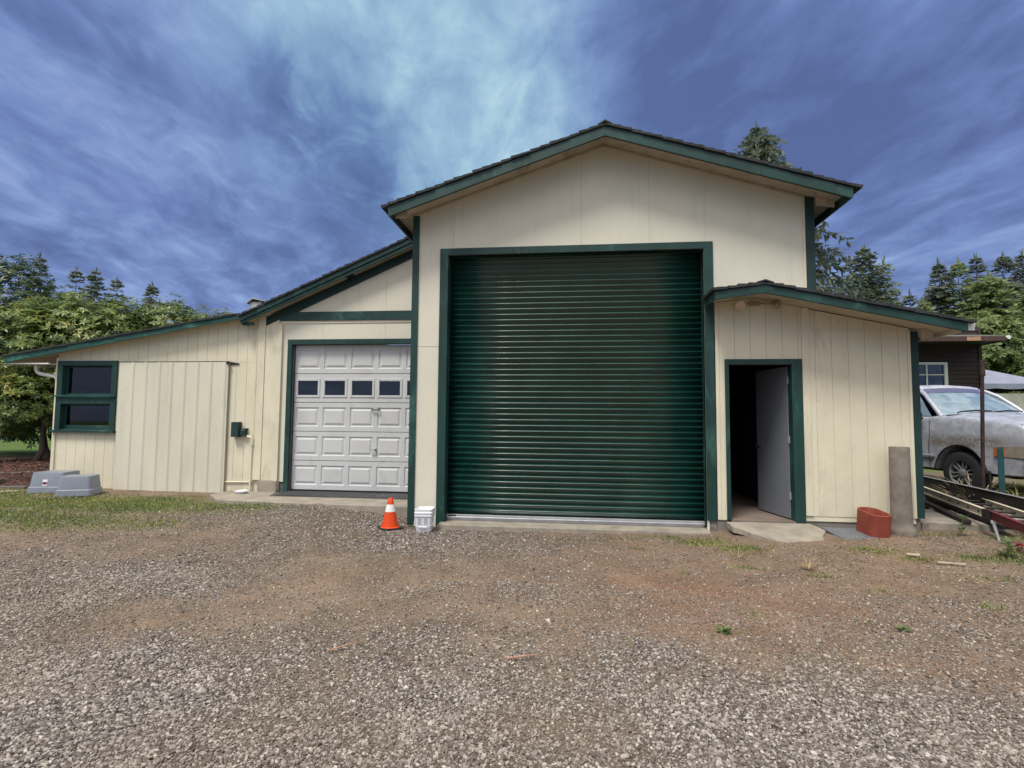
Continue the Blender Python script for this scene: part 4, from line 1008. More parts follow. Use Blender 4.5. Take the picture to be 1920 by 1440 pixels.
# hood and fender seams, door seam, side strip
for side in (-1, 1):
    s_ = MB(); s_.tube([(-.48, side * .86, 1.382), (.0, side * .86, 1.365), (.5, side * .845, 1.312), (fx(.78), side * .79, 1.24)], .006, 5); s_.build("hood_seam", M['black'], body, local=True)
    s_ = MB(); s_.tube([(-.62, side * .958, .46), (-.62, side * .975, .8), (-.60, side * .955, 1.28), (-.57, side * .90, 1.37)], .005, 5); s_.build("door_seam", M['black'], body, local=True)
    s_ = MB(); s_.tube([(-.50, side * .985, .66), (-2.2, side * .985, .66)], .016, 6); s_.build("side_strip", M['alu'], body, local=True)
    s_ = MB()
    pts = [(.515 * math.cos(a_), side * (.965), .36 + .515 * math.sin(a_)) for a_ in [R(8 + 164 * k_ / 20) for k_ in range(21)]]
    s_.tube(pts, .012, 6); s_.build("arch_lip", M['black_plastic'], body, smooth=50, local=True)
# cab: roof, pillars, glass
def gpt(f, lv):  # f along, lv 0 belt..1 roof -> half width
    return .88 + (.66 - .88) * lv
b_ = MB()
rr = []
for x, zc, hw, cr in ((-1.16, 1.80, .63, .03), (-1.22, 1.845, .66, .045), (-1.5, 1.865, .68, .05), (-2.0, 1.855, .68, .05), (-2.25, 1.83, .66, .04), (-2.30, 1.79, .64, .03)):
    half = [(0, zc - .05), (hw * .9, zc - .055), (hw, zc - .035), (hw - .02, zc - .005), (hw * .7, zc + cr * .55), (0, zc + cr)]
    rr.append([(x, y, z) for y, z in half] + [(x, -y, z) for y, z in half[-2:0:-1]])
b_.loft(rr); b_.build("roof", M['truck'], TR, smooth=50, local=True)
for s_ in (-1, 1):
    for pts_, r_ in (([(-.42, s_ * .865, 1.245), (-.62, s_ * .825, 1.43), (-.9, s_ * .74, 1.66), (-1.17, s_ * .645, 1.80)], [.045, .04, .036, .04]), ([(-1.55, s_ * .89, 1.26), (-1.6, s_ * .79, 1.55), (-1.62, s_ * .665, 1.81)], .035), ([(-2.28, s_ * .88, 1.26), (-2.28, s_ * .78, 1.55), (-2.26, s_ * .655, 1.80)], .055)):
        b_ = MB(); b_.tube(pts_, r_, 8); b_.build("pillar", M['truck'], TR, smooth=60, local=True)
b_ = MB(); gr = []
for lv in range(7):
    t_ = lv / 6; g = []
    for k_ in range(13):
        u = -1 + 2 * k_ / 12; hw = .855 + (.64 - .855) * t_
        x = (-.40 - .78 * t_) + .13 * (1 - u * u) * (1 - .5 * t_); z = 1.255 + .545 * t_ + .03 * (1 - u * u)
        g.append((x, u * hw, z + .02 * math.sin(t_ * math.pi)))
    gr.append(g)
b_.loft(gr, closed=False, cap=False); ws_ = b_.build("windshield", M['windshield'], TR, smooth=60, local=True)
sb = MB(); gr = []
for t_ in (.80, .9, .985):
    g = []
    for k_ in range(13):
        u = -1 + 2 * k_ / 12; hw = (.855 + (.64 - .855) * t_) * .985
        g.append(((-.40 - .78 * t_) + .13 * (1 - u * u) * (1 - .5 * t_) + .006, u * hw, 1.255 + .545 * t_ + .03 * (1 - u * u) + .02 * math.sin(t_ * math.pi) + .004))
    gr.append(g)
sb.loft(gr, closed=False, cap=False); sb.build("sun_strip", mat('tint_strip', lambda t_: (t_.put(t_.b.inputs['Base Color'], (.10, .10, .17, 1)), t_.put(t_.b.inputs['Roughness'], .15))), ws_, smooth=60, local=True)
for s_ in (-1, 1):
    b_ = MB(); b_.add([(-.66, s_ * .86, 1.27), (-1.52, s_ * .875, 1.27), (-1.58, s_ * .68, 1.79), (-1.2, s_ * .668, 1.79)], [(0, 1, 2, 3)]); b_.add([(-1.6, s_ * .875, 1.27), (-2.25, s_ * .872, 1.27), (-2.25, s_ * .67, 1.78), (-1.64, s_ * .68, 1.79)], [(0, 1, 2, 3)])
    b_.build("side_window", M['windshield'], TR, local=True)
b_ = MB(); b_.add([(-2.31, -.8, 1.27), (-2.31, .8, 1.27), (-2.30, .62, 1.78), (-2.30, -.62, 1.78)], [(0, 1, 2, 3)]); b_.build("rear_window", M['windshield'], TR, local=True)
b_ = MB(); g1 = []
for k_ in range(13):
    u = -1 + 2 * k_ / 12; x = -.40 + .13 * (1 - u * u); g1.append((x, u, 1))
b_.loft([[(x - .005, u * .85, 1.268 + .03 * (1 - u * u)) for x, u, _ in g1], [(x + .10, u * .84, 1.29 + .03 * (1 - u * u)) for x, u, _ in g1], [(x + .11, u * .84, 1.262 + .02 * (1 - u * u)) for x, u, _ in g1]], closed=False, cap=False); b_.build("cowl", M['black_plastic'], TR, local=True)
for y0, y1 in ((-.62, .05), (.02, .66)):
    b_ = MB(); b_.tube([(-.25, y0 - .1, 1.32), (-.30, y0, 1.345), (-.34, (y0 + y1) / 2, 1.372), (-.36, y1, 1.365)], [.014, .013, .016, .010], 6); b_.build("wiper", M['black_plastic'], TR, local=True)
for s_ in (-1, 1):
    b_ = MB(); b_.tube([(-.80, s_ * .93, 1.22), (-.80, s_ * 1.00, 1.25)], .03, 8); b_.loft([[(-.74 + dx_, s_ * (1.09 + .10 * math.cos(a_) * k_), 1.29 + .085 * math.sin(a_) * k_) for a_ in [2 * math.pi * j / 14 for j in range(14)]] for dx_, k_ in ((-.08, .95), (-.02, 1.0), (.05, .8), (.08, .4))]); b_.build("mirror", M['black_plastic'], TR, smooth=50, local=True)
    b_ = MB(); b_.tube([(-1.38, s_ * .972, 1.06), (-1.38, s_ * .995, 1.06), (-1.20, s_ * .995, 1.06), (-1.20, s_ * .972, 1.06)], .014, 8); b_.build("door_handle", M['black_plastic'], TR, local=True)
    # lamps
    b_ = MB(); b_.loft([[(fx(x), s_ * y, z) for x, y, z in q_] for q_ in ([(.60, .935, .90), (.60, .935, 1.055), (.63, .925, 1.06), (.63, .925, .895)], [(.78, .895, .89), (.78, .895, 1.07), (.80, .885, 1.07), (.80, .885, .885)], [(.93, .815, .88), (.93, .815, 1.03), (.95, .80, 1.03), (.95, .80, .88)], [(1.0, .62, .87), (1.0, .62, .96), (1.01, .6, .96), (1.01, .6, .87)])]); hl = b_.build("headlight", M['lamp_lens'], TR, smooth=30, local=True)
    b_ = MB(); b_.loft([[(fx(x), s_ * y, z) for x, y, z in q_] for q_ in ([(.575, .952, .90), (.575, .952, 1.04), (.59, .935, 1.04), (.59, .935, .90)], [(.66, .934, .895), (.66, .934, 1.05), (.67, .915, 1.05), (.67, .915, .895)])]); b_.build("marker_lamp", M['amber'], hl, local=True)
# bumper and grille
b_ = MB(); bp = []
for y in np.linspace(-.93, .93, 17):
    xx = 1.40 - .22 * abs(y / .93) ** 3; bp.append((xx, float(y)))
b_.loft([[(x + dx_, y, z) for dx_, z in ((-.10, .48), (.0, .50), (.015, .58), (.0, .70), (-.03, .735), (-.10, .73))] for x, y in bp]); b_.build("bumper", M['truck'], TR, smooth=40, local=True)
b_ = MB(); b_.loft([[(x - .06 + dx_, y * .97, z) for dx_, z in ((-.06, .735), (.0, .74), (.0, .86), (-.06, .865))] for x, y in bp]); b_.build("bumper_gap", M['black_plastic'], TR, local=True)
b_ = MB(); b_.box(1.325, 1.352, -.58, .58, .865, .985)
for k_ in range(9): b_.box(1.3525, 1.362, -.56 + k_ * .135, -.535 + k_ * .135, .87, .98)
b_.build("grille", M['black_plastic'], TR, bevel=.004, local=True)
b_ = MB(); b_.box(-4.2, .7, -.62, .62, .36, .93); b_.build("chassis", M['black'], TR, local=True)
for (x, s_) in ((0, -1), (0, 1), (-3.3, -1), (-3.3, 1)):
    b_ = MB(); yo = s_ * .83
    b_.lathe([(.235, -.12), (.33, -.125), (.372, -.105), (.385, -.06), (.388, 0), (.385, .06), (.372, .105), (.33, .125), (.235, .12), (.225, .06), (.225, -.06)], (x, yo, .388), 40, 'y', cap=False)
    wh = b_.build("wheel", M['tyre'], TR, smooth=35, local=True)
    b_ = MB(); b_.lathe([(.245, .100), (.236, .118), (.222, .112), (.215, .05), (.215, -.08), (.20, -.08), (.03, -.085)], (x, 0, .388), 36, 'y', cap=False)
    for k_ in range(6):
        a_ = R(60 * k_ + 12); u_ = Vector((math.cos(a_), 0, math.sin(a_))); v_ = Vector((-math.sin(a_), 0, math.cos(a_))); c_ = Vector((x, .0, .388))
        for sd_ in (-.022, .022):
            b_.ext([c_ + u_ * .05 + v_ * (sd_ - .012) + Vector((0, .085, 0)), c_ + u_ * .222 + v_ * (sd_ * 1.9 - .013) + Vector((0, .10, 0)), c_ + u_ * .222 + v_ * (sd_ * 1.9 + .013) + Vector((0, .10, 0)), c_ + u_ * .05 + v_ * (sd_ + .012) + Vector((0, .085, 0))], (0, -.03, 0))
    b_.lathe([(.075, .05), (.075, .088), (.062, .10), (.03, .104), (.01, .104)], (x, 0, .388), 20, 'y')
    b_.v = [(p[0], yo + s_ * p[1], p[2]) for p in b_.v]; b_.build("rim", M['rim'], wh, smooth=40, local=True)

for ch in TR.children:
    if ch.name.split('.')[0] in ('roof', 'pillar', 'windshield', 'side_window', 'rear_window', 'cowl', 'wiper', 'mirror', 'door_handle'): ch.location.z += .125
    if ch.name.split('.')[0] in ('headlight', 'grille'): ch.location.z -= .17
    if ch.name.split('.')[0] in ('bumper', 'bumper_gap'): ch.location.z -= .15
# ------------------------------------------------------------------ trailer ladder, beam, posts
b_ = MB()
def rail(a_, b2_, h, t_, mb):
    mb.beam(a_, b2_, t_, h)
lad = empty("ladder", (5.35, .65, .15), 0, "pale extension ladder with a faded red end lying on its side over the pad", "ladder")
P0, P1, P2 = Vector((5.80, 2.35, .335)), Vector((5.055, -.28, .315)), Vector((4.70, -1.45, .30))
dr = (P1 - P0).normalized(); sdv = Vector((dr.y, -dr.x, 0)).normalized()
if sdv.x < 0: sdv = -sdv
for off in (0., .36):
    b_ = MB(); o_ = sdv * off
    b_.beam(P0 + o_, P1 + o_, .022, .088); b_.beam(P0 + o_ + Vector((0, 0, .047)), P1 + o_ + Vector((0, 0, .047)), .045, .008); b_.beam(P0 + o_ - Vector((0, 0, .047)), P1 + o_ - Vector((0, 0, .047)), .045, .008)
    b_.build("rail", M['fibre'], lad, bevel=.003)
    b_ = MB(); b_.beam(P1 + o_ + dr * .002, P2 + o_, .024, .100); b_.beam(P1 + o_ + dr * .002 + Vector((0, 0, .053)), P2 + o_ + Vector((0, 0, .053)), .05, .008); b_.build("rail", M['redpaint'], lad, bevel=.003)
for k_ in range(12):
    p = P0 + dr * (.15 + k_ * .33)
    if (p - P0).length > (P2 - P0).length: break
    b_ = MB(); b_.tube([p - sdv * .018, p + sdv * .378], .015, 8); b_.build("rung", M['black'], lad, smooth=50)
b_ = MB(); b_.box(P1.x - .05, P1.x + .02, P1.y - .08, P1.y + .06, P1.z - .06, P1.z + .065); b_.build("clamp", M['rust'], lad, bevel=.006)
# leg under it
b_ = MB(); lx, ly = 5.005, -.50
b_.tube([(5.02, -.38, .25), (lx, ly, zg1(lx, ly) - .03)], [.017, .015], 10); b_.tube([(5.021, -.375, .262), (5.018, -.39, .222)], .024, 10); lo = b_.build("prop_stand", M['steel'], None, smooth=50)
tag(lo, "thin grey pipe leg propping up the ladder near its red end", "stand")
b_ = MB(); b_.beam((6.05, 2.75, .40), (5.60, -.30, .385), .10, .22); bo = b_.build("timber_beam", M['black_timber'], None, bevel=.006); b_ = MB(); b_.beam((5.985, 2.6, .514), (5.555, -.28, .499), .028, .008); b_.build("edge_highlight", M['steel'], bo)  # pale strip added as the highlight along the beam's top edge
tag(bo, "long black timber edging laid between the ladder and the silver truck", "beam")
b_ = MB(); b_.beam((5.95, 2.4, .22), (5.25, -.30, .17), .16, .05); b_.beam((5.75, 2.5, .19), (5.02, .05, .165), .09, .045); bo = b_.build("dark_plank", M['black_timber'], None, bevel=.005)  # two dark flat boards under the ladder
tag(bo, "pair of nailed black planks lying flat on the pad under the ladder", "plank")
bo = MB(); bo.tube([(5.76, .85, zg1(5.76, .85) - .05), (5.80, .85, 1.2), (5.838, .85, 2.20)], [.025, .024, .023], 10)
po = bo.build("rusty_post", M['rust'], None, smooth=50); tag(po, "tall thin rusty iron post standing before the silver truck", "post")
b_ = MB(); b_.box(5.812, 5.866, .825, .875, 2.10, 2.33); b_.build("bracket", M['rust'], po, bevel=.006)
b_ = MB(); b_.tube([(5.88, .85, .05), (5.875, .86, .75)], .018, 8); b_.build("brace", M['black'], po)
b_ = MB(); b_.yz([(1.15, .15), (1.15, 1.08), (1.162, 1.08), (1.162, .15)], 6.20, 6.285); b_.yz([(1.163, .15), (1.163, 1.08), (1.20, 1.08), (1.20, .15)], 6.236, 6.248); so_ = b_.build("fence_stake", M['teal'], None, bevel=.003)
tag(so_, "short teal painted metal stake beside the rusty post", "stake")

# ------------------------------------------------------------------ brown house, canopy
HS = empty("brown_house", (12.0, 12.0, 0), 0, "dark brown clapboard house behind the silver truck", "house")
b_ = MB(); HX0, HX1 = 8.5, 13.58
for k_ in range(30):
    z = .3 + k_ * .145
    b_.yz([(12.0 + .0, z), (11.972, z), (11.995, z + .150), (12.0, z + .150)], HX0, HX1) if not (2.60 < z + .07 < 3.48) else (b_.yz([(12.0, z), (11.972, z), (11.995, z + .150), (12.0, z + .150)], HX0, 10.3), b_.yz([(12.0, z), (11.972, z), (11.995, z + .150), (12.0, z + .150)], 12.50, HX1))
b_.build("wall", M['brown_siding'], HS, fix=True)
b_ = MB(); b_.box(HX1 - .05, HX1 - .001, 12.01, 18, .2, 4.6); b_.box(HX0, HX1 - .06, 17.9, 18, .2, 4.6); b_.box(HX0, HX0 + .05, 12.01, 17.8, .2, 4.6); b_.box(HX0 + .06, HX1 - .06, 12.4, 12.45, .2, 4.6); b_.build("wall", M['brown_siding'], HS)
b_ = MB(); b_.box(HX1 - .09, HX1 + .012, 11.955, 11.97, .2, 4.5); b_.build("corner_board", M['brown_siding'], HS)
b_ = MB(); b_.yz([(10.95, 4.165), (10.95, 4.205), (15, 4.90), (18.6, 4.3), (18.6, 4.25), (15, 4.85)], 8.0, 13.60); hr = b_.build("roof", M['moss_roof'], HS)
b_ = MB(); b_.box(8.0, 12.45, 10.925, 10.948, 4.03, 4.175); b_.box(12.86, 13.58, 10.925, 10.948, 4.03, 4.175); b_.build("fascia", M['brown_fascia'], hr)
b_ = MB(); b_.box(12.451, 12.859, 10.920, 10.947, 4.04, 4.16); b_.build("fascia", M['bare_wood'], hr)
b_ = MB(); b_.box(8.0, 13.55, 10.95, 11.965, 4.05, 4.09); b_.yz([(10.95, 4.02), (11.98, 4.02), (11.98, 4.16), (10.95, 4.16)], 13.585, 13.61); b_.build("soffit", M['black_timber'], hr)
b_ = MB(); b_.tube([(13.66, 10.9, 4.14), (13.66, 18.4, 4.24)], .06, 10); b_.build("gutter", M['frame_white'], hr, smooth=50)
wn = MB(); wn.box(10.30, 10.38, 11.93, 11.99, 2.60, 3.46); wn.box(12.40, 12.50, 11.93, 11.99, 2.60, 3.46); wn.box(10.381, 12.399, 11.93, 11.99, 3.38, 3.46); wn.box(10.381, 12.399, 11.93, 11.99, 2.60, 2.68)
wn.box(11.835, 11.875, 11.94, 11.985, 2.681, 3.379); wn.box(10.381, 11.834, 11.941, 11.985, 3.02, 3.05); wn.box(11.876, 12.399, 11.941, 11.985, 3.02, 3.05)
wno = wn.build("window", M['frame_white'], HS, bevel=.006)
b_ = MB(); b_.box(10.38, 12.40, 11.986, 11.989, 2.68, 3.38); b_.build("pane", M['glass'], wno)
b_ = MB(); gpts = [(11.62 + .02 * k_, 12.09 + .03 * math.sin(k_ * 1.9), 0) for k_ in range(40)]
b_.loft([[(x, y, z) for x, y, _ in gpts] for z in (2.55, 3.45)], closed=False, cap=False); b_.build("curtain", M['curtain'], wno, smooth=60)
CN = empty("canopy_tent", (15.75, 15.2, 0), 0, "grey peaked canopy tent with dusty side walls beyond the truck", "tent")
b_ = MB(); cx_, cy_, hw = 15.75, 15.2, 1.5; z_e, z_p = 2.86, 3.62
ring = [(cx_ - hw, cy_ - hw), (cx_ + hw, cy_ - hw), (cx_ + hw, cy_ + hw), (cx_ - hw, cy_ + hw)]
V = [(x, y, z_e) for x, y in ring] + [(cx_ - .45, cy_ - .1, z_p - .12)] ; b_.add([(x, y, z_e) for x, y in ring] + [(cx_ - .2, cy_ - .2, z_p - .08)], [(0, 1, 4), (1, 2, 4), (2, 3, 4), (3, 0, 4)])
for i in range(4):
    a_, c_ = ring[i], ring[(i + 1) % 4]; n = 12
    up_ = [(a_[0] + (c_[0] - a_[0]) * k_ / n, a_[1] + (c_[1] - a_[1]) * k_ / n, z_e) for k_ in range(n + 1)]
    b_.loft([up_, [(x, y, z_e - .17 - .035 * abs(math.sin(k_ * math.pi / 4))) for k_, (x, y, _) in enumerate(up_)]], closed=False, cap=False)
b_.build("canvas_roof", M['canvas'], CN, fix=False)
b_ = MB()
for (x0, y0_), (x1, y1_) in ((ring[0], ring[1]), (ring[3], ring[0]), (ring[1], ring[2]), (ring[2], ring[3])):
    n = 18; pts_ = [(x0 + (x1 - x0) * k_ / n + .015 * math.sin(k_ * 2.1), y0_ + (y1_ - y0_) * k_ / n + .02 * math.cos(k_ * 1.7)) for k_ in range(n + 1)]
    pts_ = [(cx_ + (x - cx_) * .985, cy_ + (y - cy_) * .985) for x, y in pts_]
    b_.loft([[(x, y, z) for x, y in pts_] for z in (.25, 2.5)], closed=False, cap=False)
b_.build("side_wall", M['canvas_side'], CN, fix=False, smooth=60)
for x, y in ring:
    b_ = MB(); b_.tube([(cx_ + (x - cx_) * .97, cy_ + (y - cy_) * .97, .1), (cx_ + (x - cx_) * .97, cy_ + (y - cy_) * .97, z_e - .01)], .022, 8); b_.build("leg", M['steel'], CN)

# ------------------------------------------------------------------ vegetation
def leaf_quads(cen, dirv, nrm, L, Wd):
    """rhomb leaves: base cen, pointing dirv, lying across nrm"""
    side = np.cross(dirv, nrm); side /= np.linalg.norm(side, axis=1, keepdims=True) + 1e-9
    L = L[:, None]; Wd = Wd[:, None]
    a = cen; t_ = cen + dirv * L; m1 = cen + dirv * L * .48 + side * Wd * .5; m2 = cen + dirv * L * .48 - side * Wd * .5
    V = np.stack([a, m1, t_, m2], 1).reshape(-1, 3); F = np.arange(len(cen) * 4).reshape(-1, 4)
    return V, F


def unit(v): return v / (np.linalg.norm(v, axis=1, keepdims=True) + 1e-9)


def rosette_crown(blobs, n, leaf, rg, k=7, shell=(.80, 1.03)):
    """whorls of long leaves over a set of lumpy ellipsoids (cx,cy,cz,rx,ry,rz)"""
    Bq = np.array(blobs); wts = (Bq[:, 3] * Bq[:, 5] + Bq[:, 4] * Bq[:, 5] + Bq[:, 3] * Bq[:, 4]); wts /= wts.sum()
    pick = rg.choice(len(Bq), n, p=wts); d = unit(rg.normal(size=(n, 3))); d[:, 2] = np.where(d[:, 2] < -.55, -d[:, 2], d[:, 2])
    rad = rg.uniform(shell[0], shell[1], n); lump = 1 + .22 * np.sin(d[:, 0] * 7 + pick) * np.sin(d[:, 1] * 8 + 2 * pick) * np.cos(d[:, 2] * 7)
    c = Bq[pick, :3] + d * Bq[pick, 3:] * (rad * lump)[:, None]
    ax = unit(d + np.array([0, 0, .55]) + rg.normal(size=(n, 3)) * .25)
    ref = unit(np.cross(ax, rg.normal(size=(n, 3)))); bi = np.cross(ax, ref)
    Vs = []; Fs = []; off = 0
    for j in range(k):
        a_ = 2 * np.pi * j / k + rg.uniform(0, .5, n)
        lift = rg.uniform(-.25, .5, n)[:, None]
        dv = unit(ref * np.cos(a_)[:, None] + bi * np.sin(a_)[:, None] + ax * lift); dv[:, 2] -= .12
        V, F = leaf_quads(c, unit(dv), ax + rg.normal(size=(n, 3)) * .15, leaf * rg.uniform(.7, 1.2, n), leaf * .32 * rg.uniform(.8, 1.2, n))
        Vs.append(V); Fs.append(F + off); off += len(V)
    return np.concatenate(Vs), np.concatenate(Fs)


def trunk_mesh(paths):
    mb = MB()
    for pts, r0_, r1_ in paths:
        n = len(pts); mb.tube(pts, [r0_ + (r1_ - r0_) * i / (n - 1) for i in range(n)], 8)
    return mb


def shrub(loc, label, blobs, n, leaf, mtl, seed, stems, group=None):
    rg = np.random.default_rng(seed); o = empty("rhododendron", loc, 0, label, "shrub", group)
    V, F = rosette_crown(blobs, n, leaf, rg); np_mesh("crown", V, F, mtl, o)
    rr_ = random.Random(seed); paths = []
    for (x, y, tx, ty, tz, r_) in stems:
        z0 = zg1(x, y) - .05; pts = []
        for i in range(7):
            t_ = i / 6; pts.append((x + (tx - x) * t_ ** 1.3 + rr_.uniform(-.08, .08), y + (ty - y) * t_ + rr_.uniform(-.05, .05), z0 + (tz - z0) * t_))
        paths.append((pts, r_, r_ * .35))
    trunk_mesh(paths).build("trunk", M['bark'], o, smooth=60)
    return o


shrub((-13.6, 5.6, .1), "large dense rhododendron rising over the low left roof", [(-13.6, 6.2, 3.25, 1.9, 1.5, 1.55), (-12.2, 7.4, 3.45, 1.7, 1.4, 1.45), (-10.9, 8.6, 3.35, 1.5, 1.3, 1.35), (-14.9, 5.4, 3.0, 1.5, 1.4, 1.5), (-9.8, 9.2, 2.9, 1.2, 1.1, 1.05), (-15.6, 7.2, 3.9, 1.3, 1.2, 1.2), (-8.6, 10.2, 2.9, 1., 1., .8), (-13.0, 6.0, 2.3, 1.3, 1.0, .9), (-14.4, 4.9, 1.7, 1.2, .9, .9), (-15.2, 5.3, 1.3, .9, .8, .8), (-11.9, 6.3, 2.5, 1.0, .8, .8)],
      11000, .145, M['rhodo'], 11, [(-13.3, 5.2, -12.3, 6.6, 3.0, .10), (-13.5, 5.3, -14.4, 5.6, 3.1, .11), (-13.2, 5.4, -13.3, 6.2, 3.6, .09), (-12.6, 5.9, -11.8, 7.0, 2.9, .08), (-13.45, 5.2, -12.6, 5.4, 2.4, .06), (-13.1, 5.6, -12.9, 5.9, 2.6, .09), (-13.8, 5.0, -13.6, 5.3, 2.4, .08), (-12.9, 5.1, -13.3, 5.7, 2.2, .07), (-14.0, 5.5, -15.3, 5.6, 2.8, .07)])
shrub((-17.2, 6.5, .1), "taller darker rhododendron at the edge, leaning in from beyond the big one", [(-17.3, 6.9, 4.4, 1.5, 1.4, 1.95), (-16.2, 7.0, 3.6, 1.2, 1.3, 1.5), (-18.0, 6.4, 2.5, 1.6, 1.5, 1.6), (-16.4, 6.6, 2.0, 1.1, 1.1, .9)],
      3400, .145, M['rhodo_dark'], 13, [(-17.2, 6.4, -16.5, 6.8, 4.3, .10), (-17.3, 6.5, -17.7, 6.9, 4.6, .11), (-17.0, 6.3, -16.3, 6.4, 3.0, .07)])
shrub((-14.3, 9.5, .1), "low dark shrub filling the gap behind the rhododendron trunks", [(-15.6, 8.4, 1.3, 1.4, .8, 1.35), (-17.4, 8.2, 1.3, 1.5, .9, 1.3), (-12.6, 9.2, 1.4, 1.7, .9, 1.4), (-14.2, 8.6, 1.9, 1.0, .8, .9), (-19.2, 8.0, 1.5, 1.5, .9, 1.5)], 3000, .17, M['rhodo_dark'], 17, [(-15, 9.6, -15.2, 9.7, 1.2, .05), (-13, 10, -12.8, 10.2, 1.2, .05), (-17, 9.2, -17.2, 9.3, 1.2, .05)])


def conifer(loc, H_, Rb, label, mtl, seed, kind=0, z_low=.12, n_wh=None, group=None, droop=.35, twig=.42, bark='bark', dens=1., ragged=.35, name="conifer_tree", lean=(0, 0), hang=False):
    """trunk, whorls of drooping limbs, flat needle sprays along every limb"""
    rg = np.random.default_rng(seed); x0, y0, z0 = loc
    o = empty(name, loc, 0, label, "tree", group)
    pts = [(x0 + lean[0] * (i / 8) ** 2, y0 + lean[1] * (i / 8) ** 2, z0 - .2 + (H_ + .2) * i / 8) for i in range(9)]
    trunk_mesh([(pts, max(.10, H_ * .011), .012)]).build("trunk", M[bark], o, smooth=60)
    C_, Dv, Nn, Ls, Ws = [], [], [], [], []
    n_wh = n_wh or int(H_ * 3.2); Rb = Rb * 1.55
    for i in range(n_wh):
        t_ = z_low + (1 - z_low) * (i + rg.uniform(-.3, .3)) / n_wh; t_ = min(max(t_, z_low), .995)
        prof_ = (1 - t_) ** .8 if kind == 0 else (math.sin(min(1., (1 - t_) * 1.25 + .12) * math.pi / 2) ** .9 * (1 - t_) ** .35)
        nb = int(rg.integers(6, 10)); a0 = rg.uniform(0, 6.28)
        for b__ in range(nb):
            if rg.uniform() > dens and t_ < .93: continue
            Lb = Rb * prof_ * rg.uniform(1 - ragged, 1.12) + .14
            a_ = a0 + 6.283 * b__ / nb + rg.uniform(-.35, .35); dh = np.array([math.cos(a_), math.sin(a_), 0])
            base = np.array([x0 + lean[0] * t_ ** 2, y0 + lean[1] * t_ ** 2, z0 + t_ * H_]); n_s = max(3, int(Lb / (twig * .24)))
            for s_ in range(n_s):
                u = (s_ + .5) / n_s
                p = base + dh * Lb * u + np.array([0, 0, (.42 if t_ > .8 else .10) * Lb * u * (1 - u) * 2 - droop * Lb * u * u * (1 - t_ * .6) + (.25 * Lb * u if t_ > .9 else 0)])
                sd_ = np.array([-dh[1], dh[0], 0]); wf_ = 1 - .45 * u
                for q_ in (-1, 1):
                    dv = dh * rg.uniform(.55, 1.0) + sd_ * q_ * rg.uniform(.45, 1.) + np.array([0, 0, rg.uniform(-.55, .15) + (.35 if t_ > .85 else 0)])
                    C_.append(p + rg.normal(size=3) * .03); Dv.append(dv); Nn.append(np.array([0, 0, 1.]) + rg.normal(size=3) * .45)
                    Ls.append(twig * wf_ * rg.uniform(.7, 1.3) * min(1., .45 + Lb * .6)); Ws.append(twig * .34 * rg.uniform(.7, 1.3))
            if hang:
                for s_ in range(n_s):
                    u = (s_ + .7) / n_s
                    p = base + dh * Lb * u + np.array([0, 0, .2 * Lb * u * (1 - u) - droop * Lb * u * u * (1 - t_ * .6)]) + rg.normal(size=3) * .05
                    C_.append(p); Dv.append(np.array([rg.normal() * .25, rg.normal() * .25, -1.]) + dh * .3); Nn.append(rg.normal(size=3)); Ls.append(twig * rg.uniform(.6, 1.2) * min(1., .4 + Lb * .3)); Ws.append(twig * .36)
            C_.append(base + dh * Lb * .72 + np.array([0, 0, -droop * Lb * .5 * (1 - t_ * .6)])); Dv.append(dh + np.array([0, 0, -.15 + (.5 if t_ > .85 else 0)])); Nn.append(np.array([0, 0, 1.])); Ls.append(Lb * .35); Ws.append(twig * .22)
    for k_ in range(5):
        C_.append(np.array([x0 + lean[0], y0 + lean[1], z0 + H_ - .5 + .1 * k_])); a_ = rg.uniform(0, 6.28); Dv.append(np.array([.18 * math.cos(a_), .18 * math.sin(a_), 1.])); Nn.append(rg.normal(size=3)); Ls.append(.7); Ws.append(.12)
    V, F = leaf_quads(np.array(C_), unit(np.array(Dv)), unit(np.array(Nn)), np.array(Ls), np.array(Ws)); np_mesh("crown", V, F, mtl, o)
    return o


conifer((9.3, 20., .2), 16.0, 5.1, "big drooping spruce rising directly behind the main gable roof", M['conifer_blue'], 21, droop=.42, twig=.48, ragged=.4, z_low=.2, name="spruce_tree", hang=True, n_wh=36)
conifer((18.2, 28, .2), 12.1, 2.5, "rounded dark pine standing alone just beyond the side wing's roof", M['conifer_blue'], 22, kind=1, twig=.5, droop=.1, name="pine_tree", ragged=.25)
conifer((19.7, 28.6, .2), 11.4, 2.2, "narrow pointed conifer pressed against the rounded pine's far side", M['conifer'], 23, droop=-.25, twig=.5, ragged=.5, dens=.8)
conifer((21.4, 29, .2), 9.4, 1.6, "small sparse conifer in the gap between the pine and the forest edge", M['conifer_far'], 24, droop=-.2, twig=.45, dens=.55)
FR = "conifers of the forest edge behind the canopy tent"
conifer((26.8, 36.5, .2), 10.4, 3.2, "short bushy conifer at the forest edge's low end, nearest the sky gap", M['conifer'], 25, twig=.6, droop=.25, group=FR)
conifer((28.9, 38, .2), 13.9, 2.7, "thin-topped conifer with a bare spike, first tall one of the forest edge", M['conifer_far'], 26, twig=.6, droop=.2, dens=.62, group=FR)
conifer((29.9, 37.4, .2), 13.7, 2.6, "sparse conifer with a pale bare trunk, beside the first tall one", M['conifer'], 27, twig=.6, dens=.5, z_low=.3, bark='bark_pale', group=FR, droop=.15)
conifer((30.7, 35.5, .2), 12.1, 3.7, "broad full green conifer in the middle of the forest edge", M['conifer'], 28, twig=.65, droop=.3, kind=1, group=FR)
conifer((31.9, 38.4, .2), 14.4, 2.4, "conifer top with ragged dark branches peeping over the broad green one", M['conifer_far'], 29, twig=.6, dens=.65, droop=.1, group=FR)
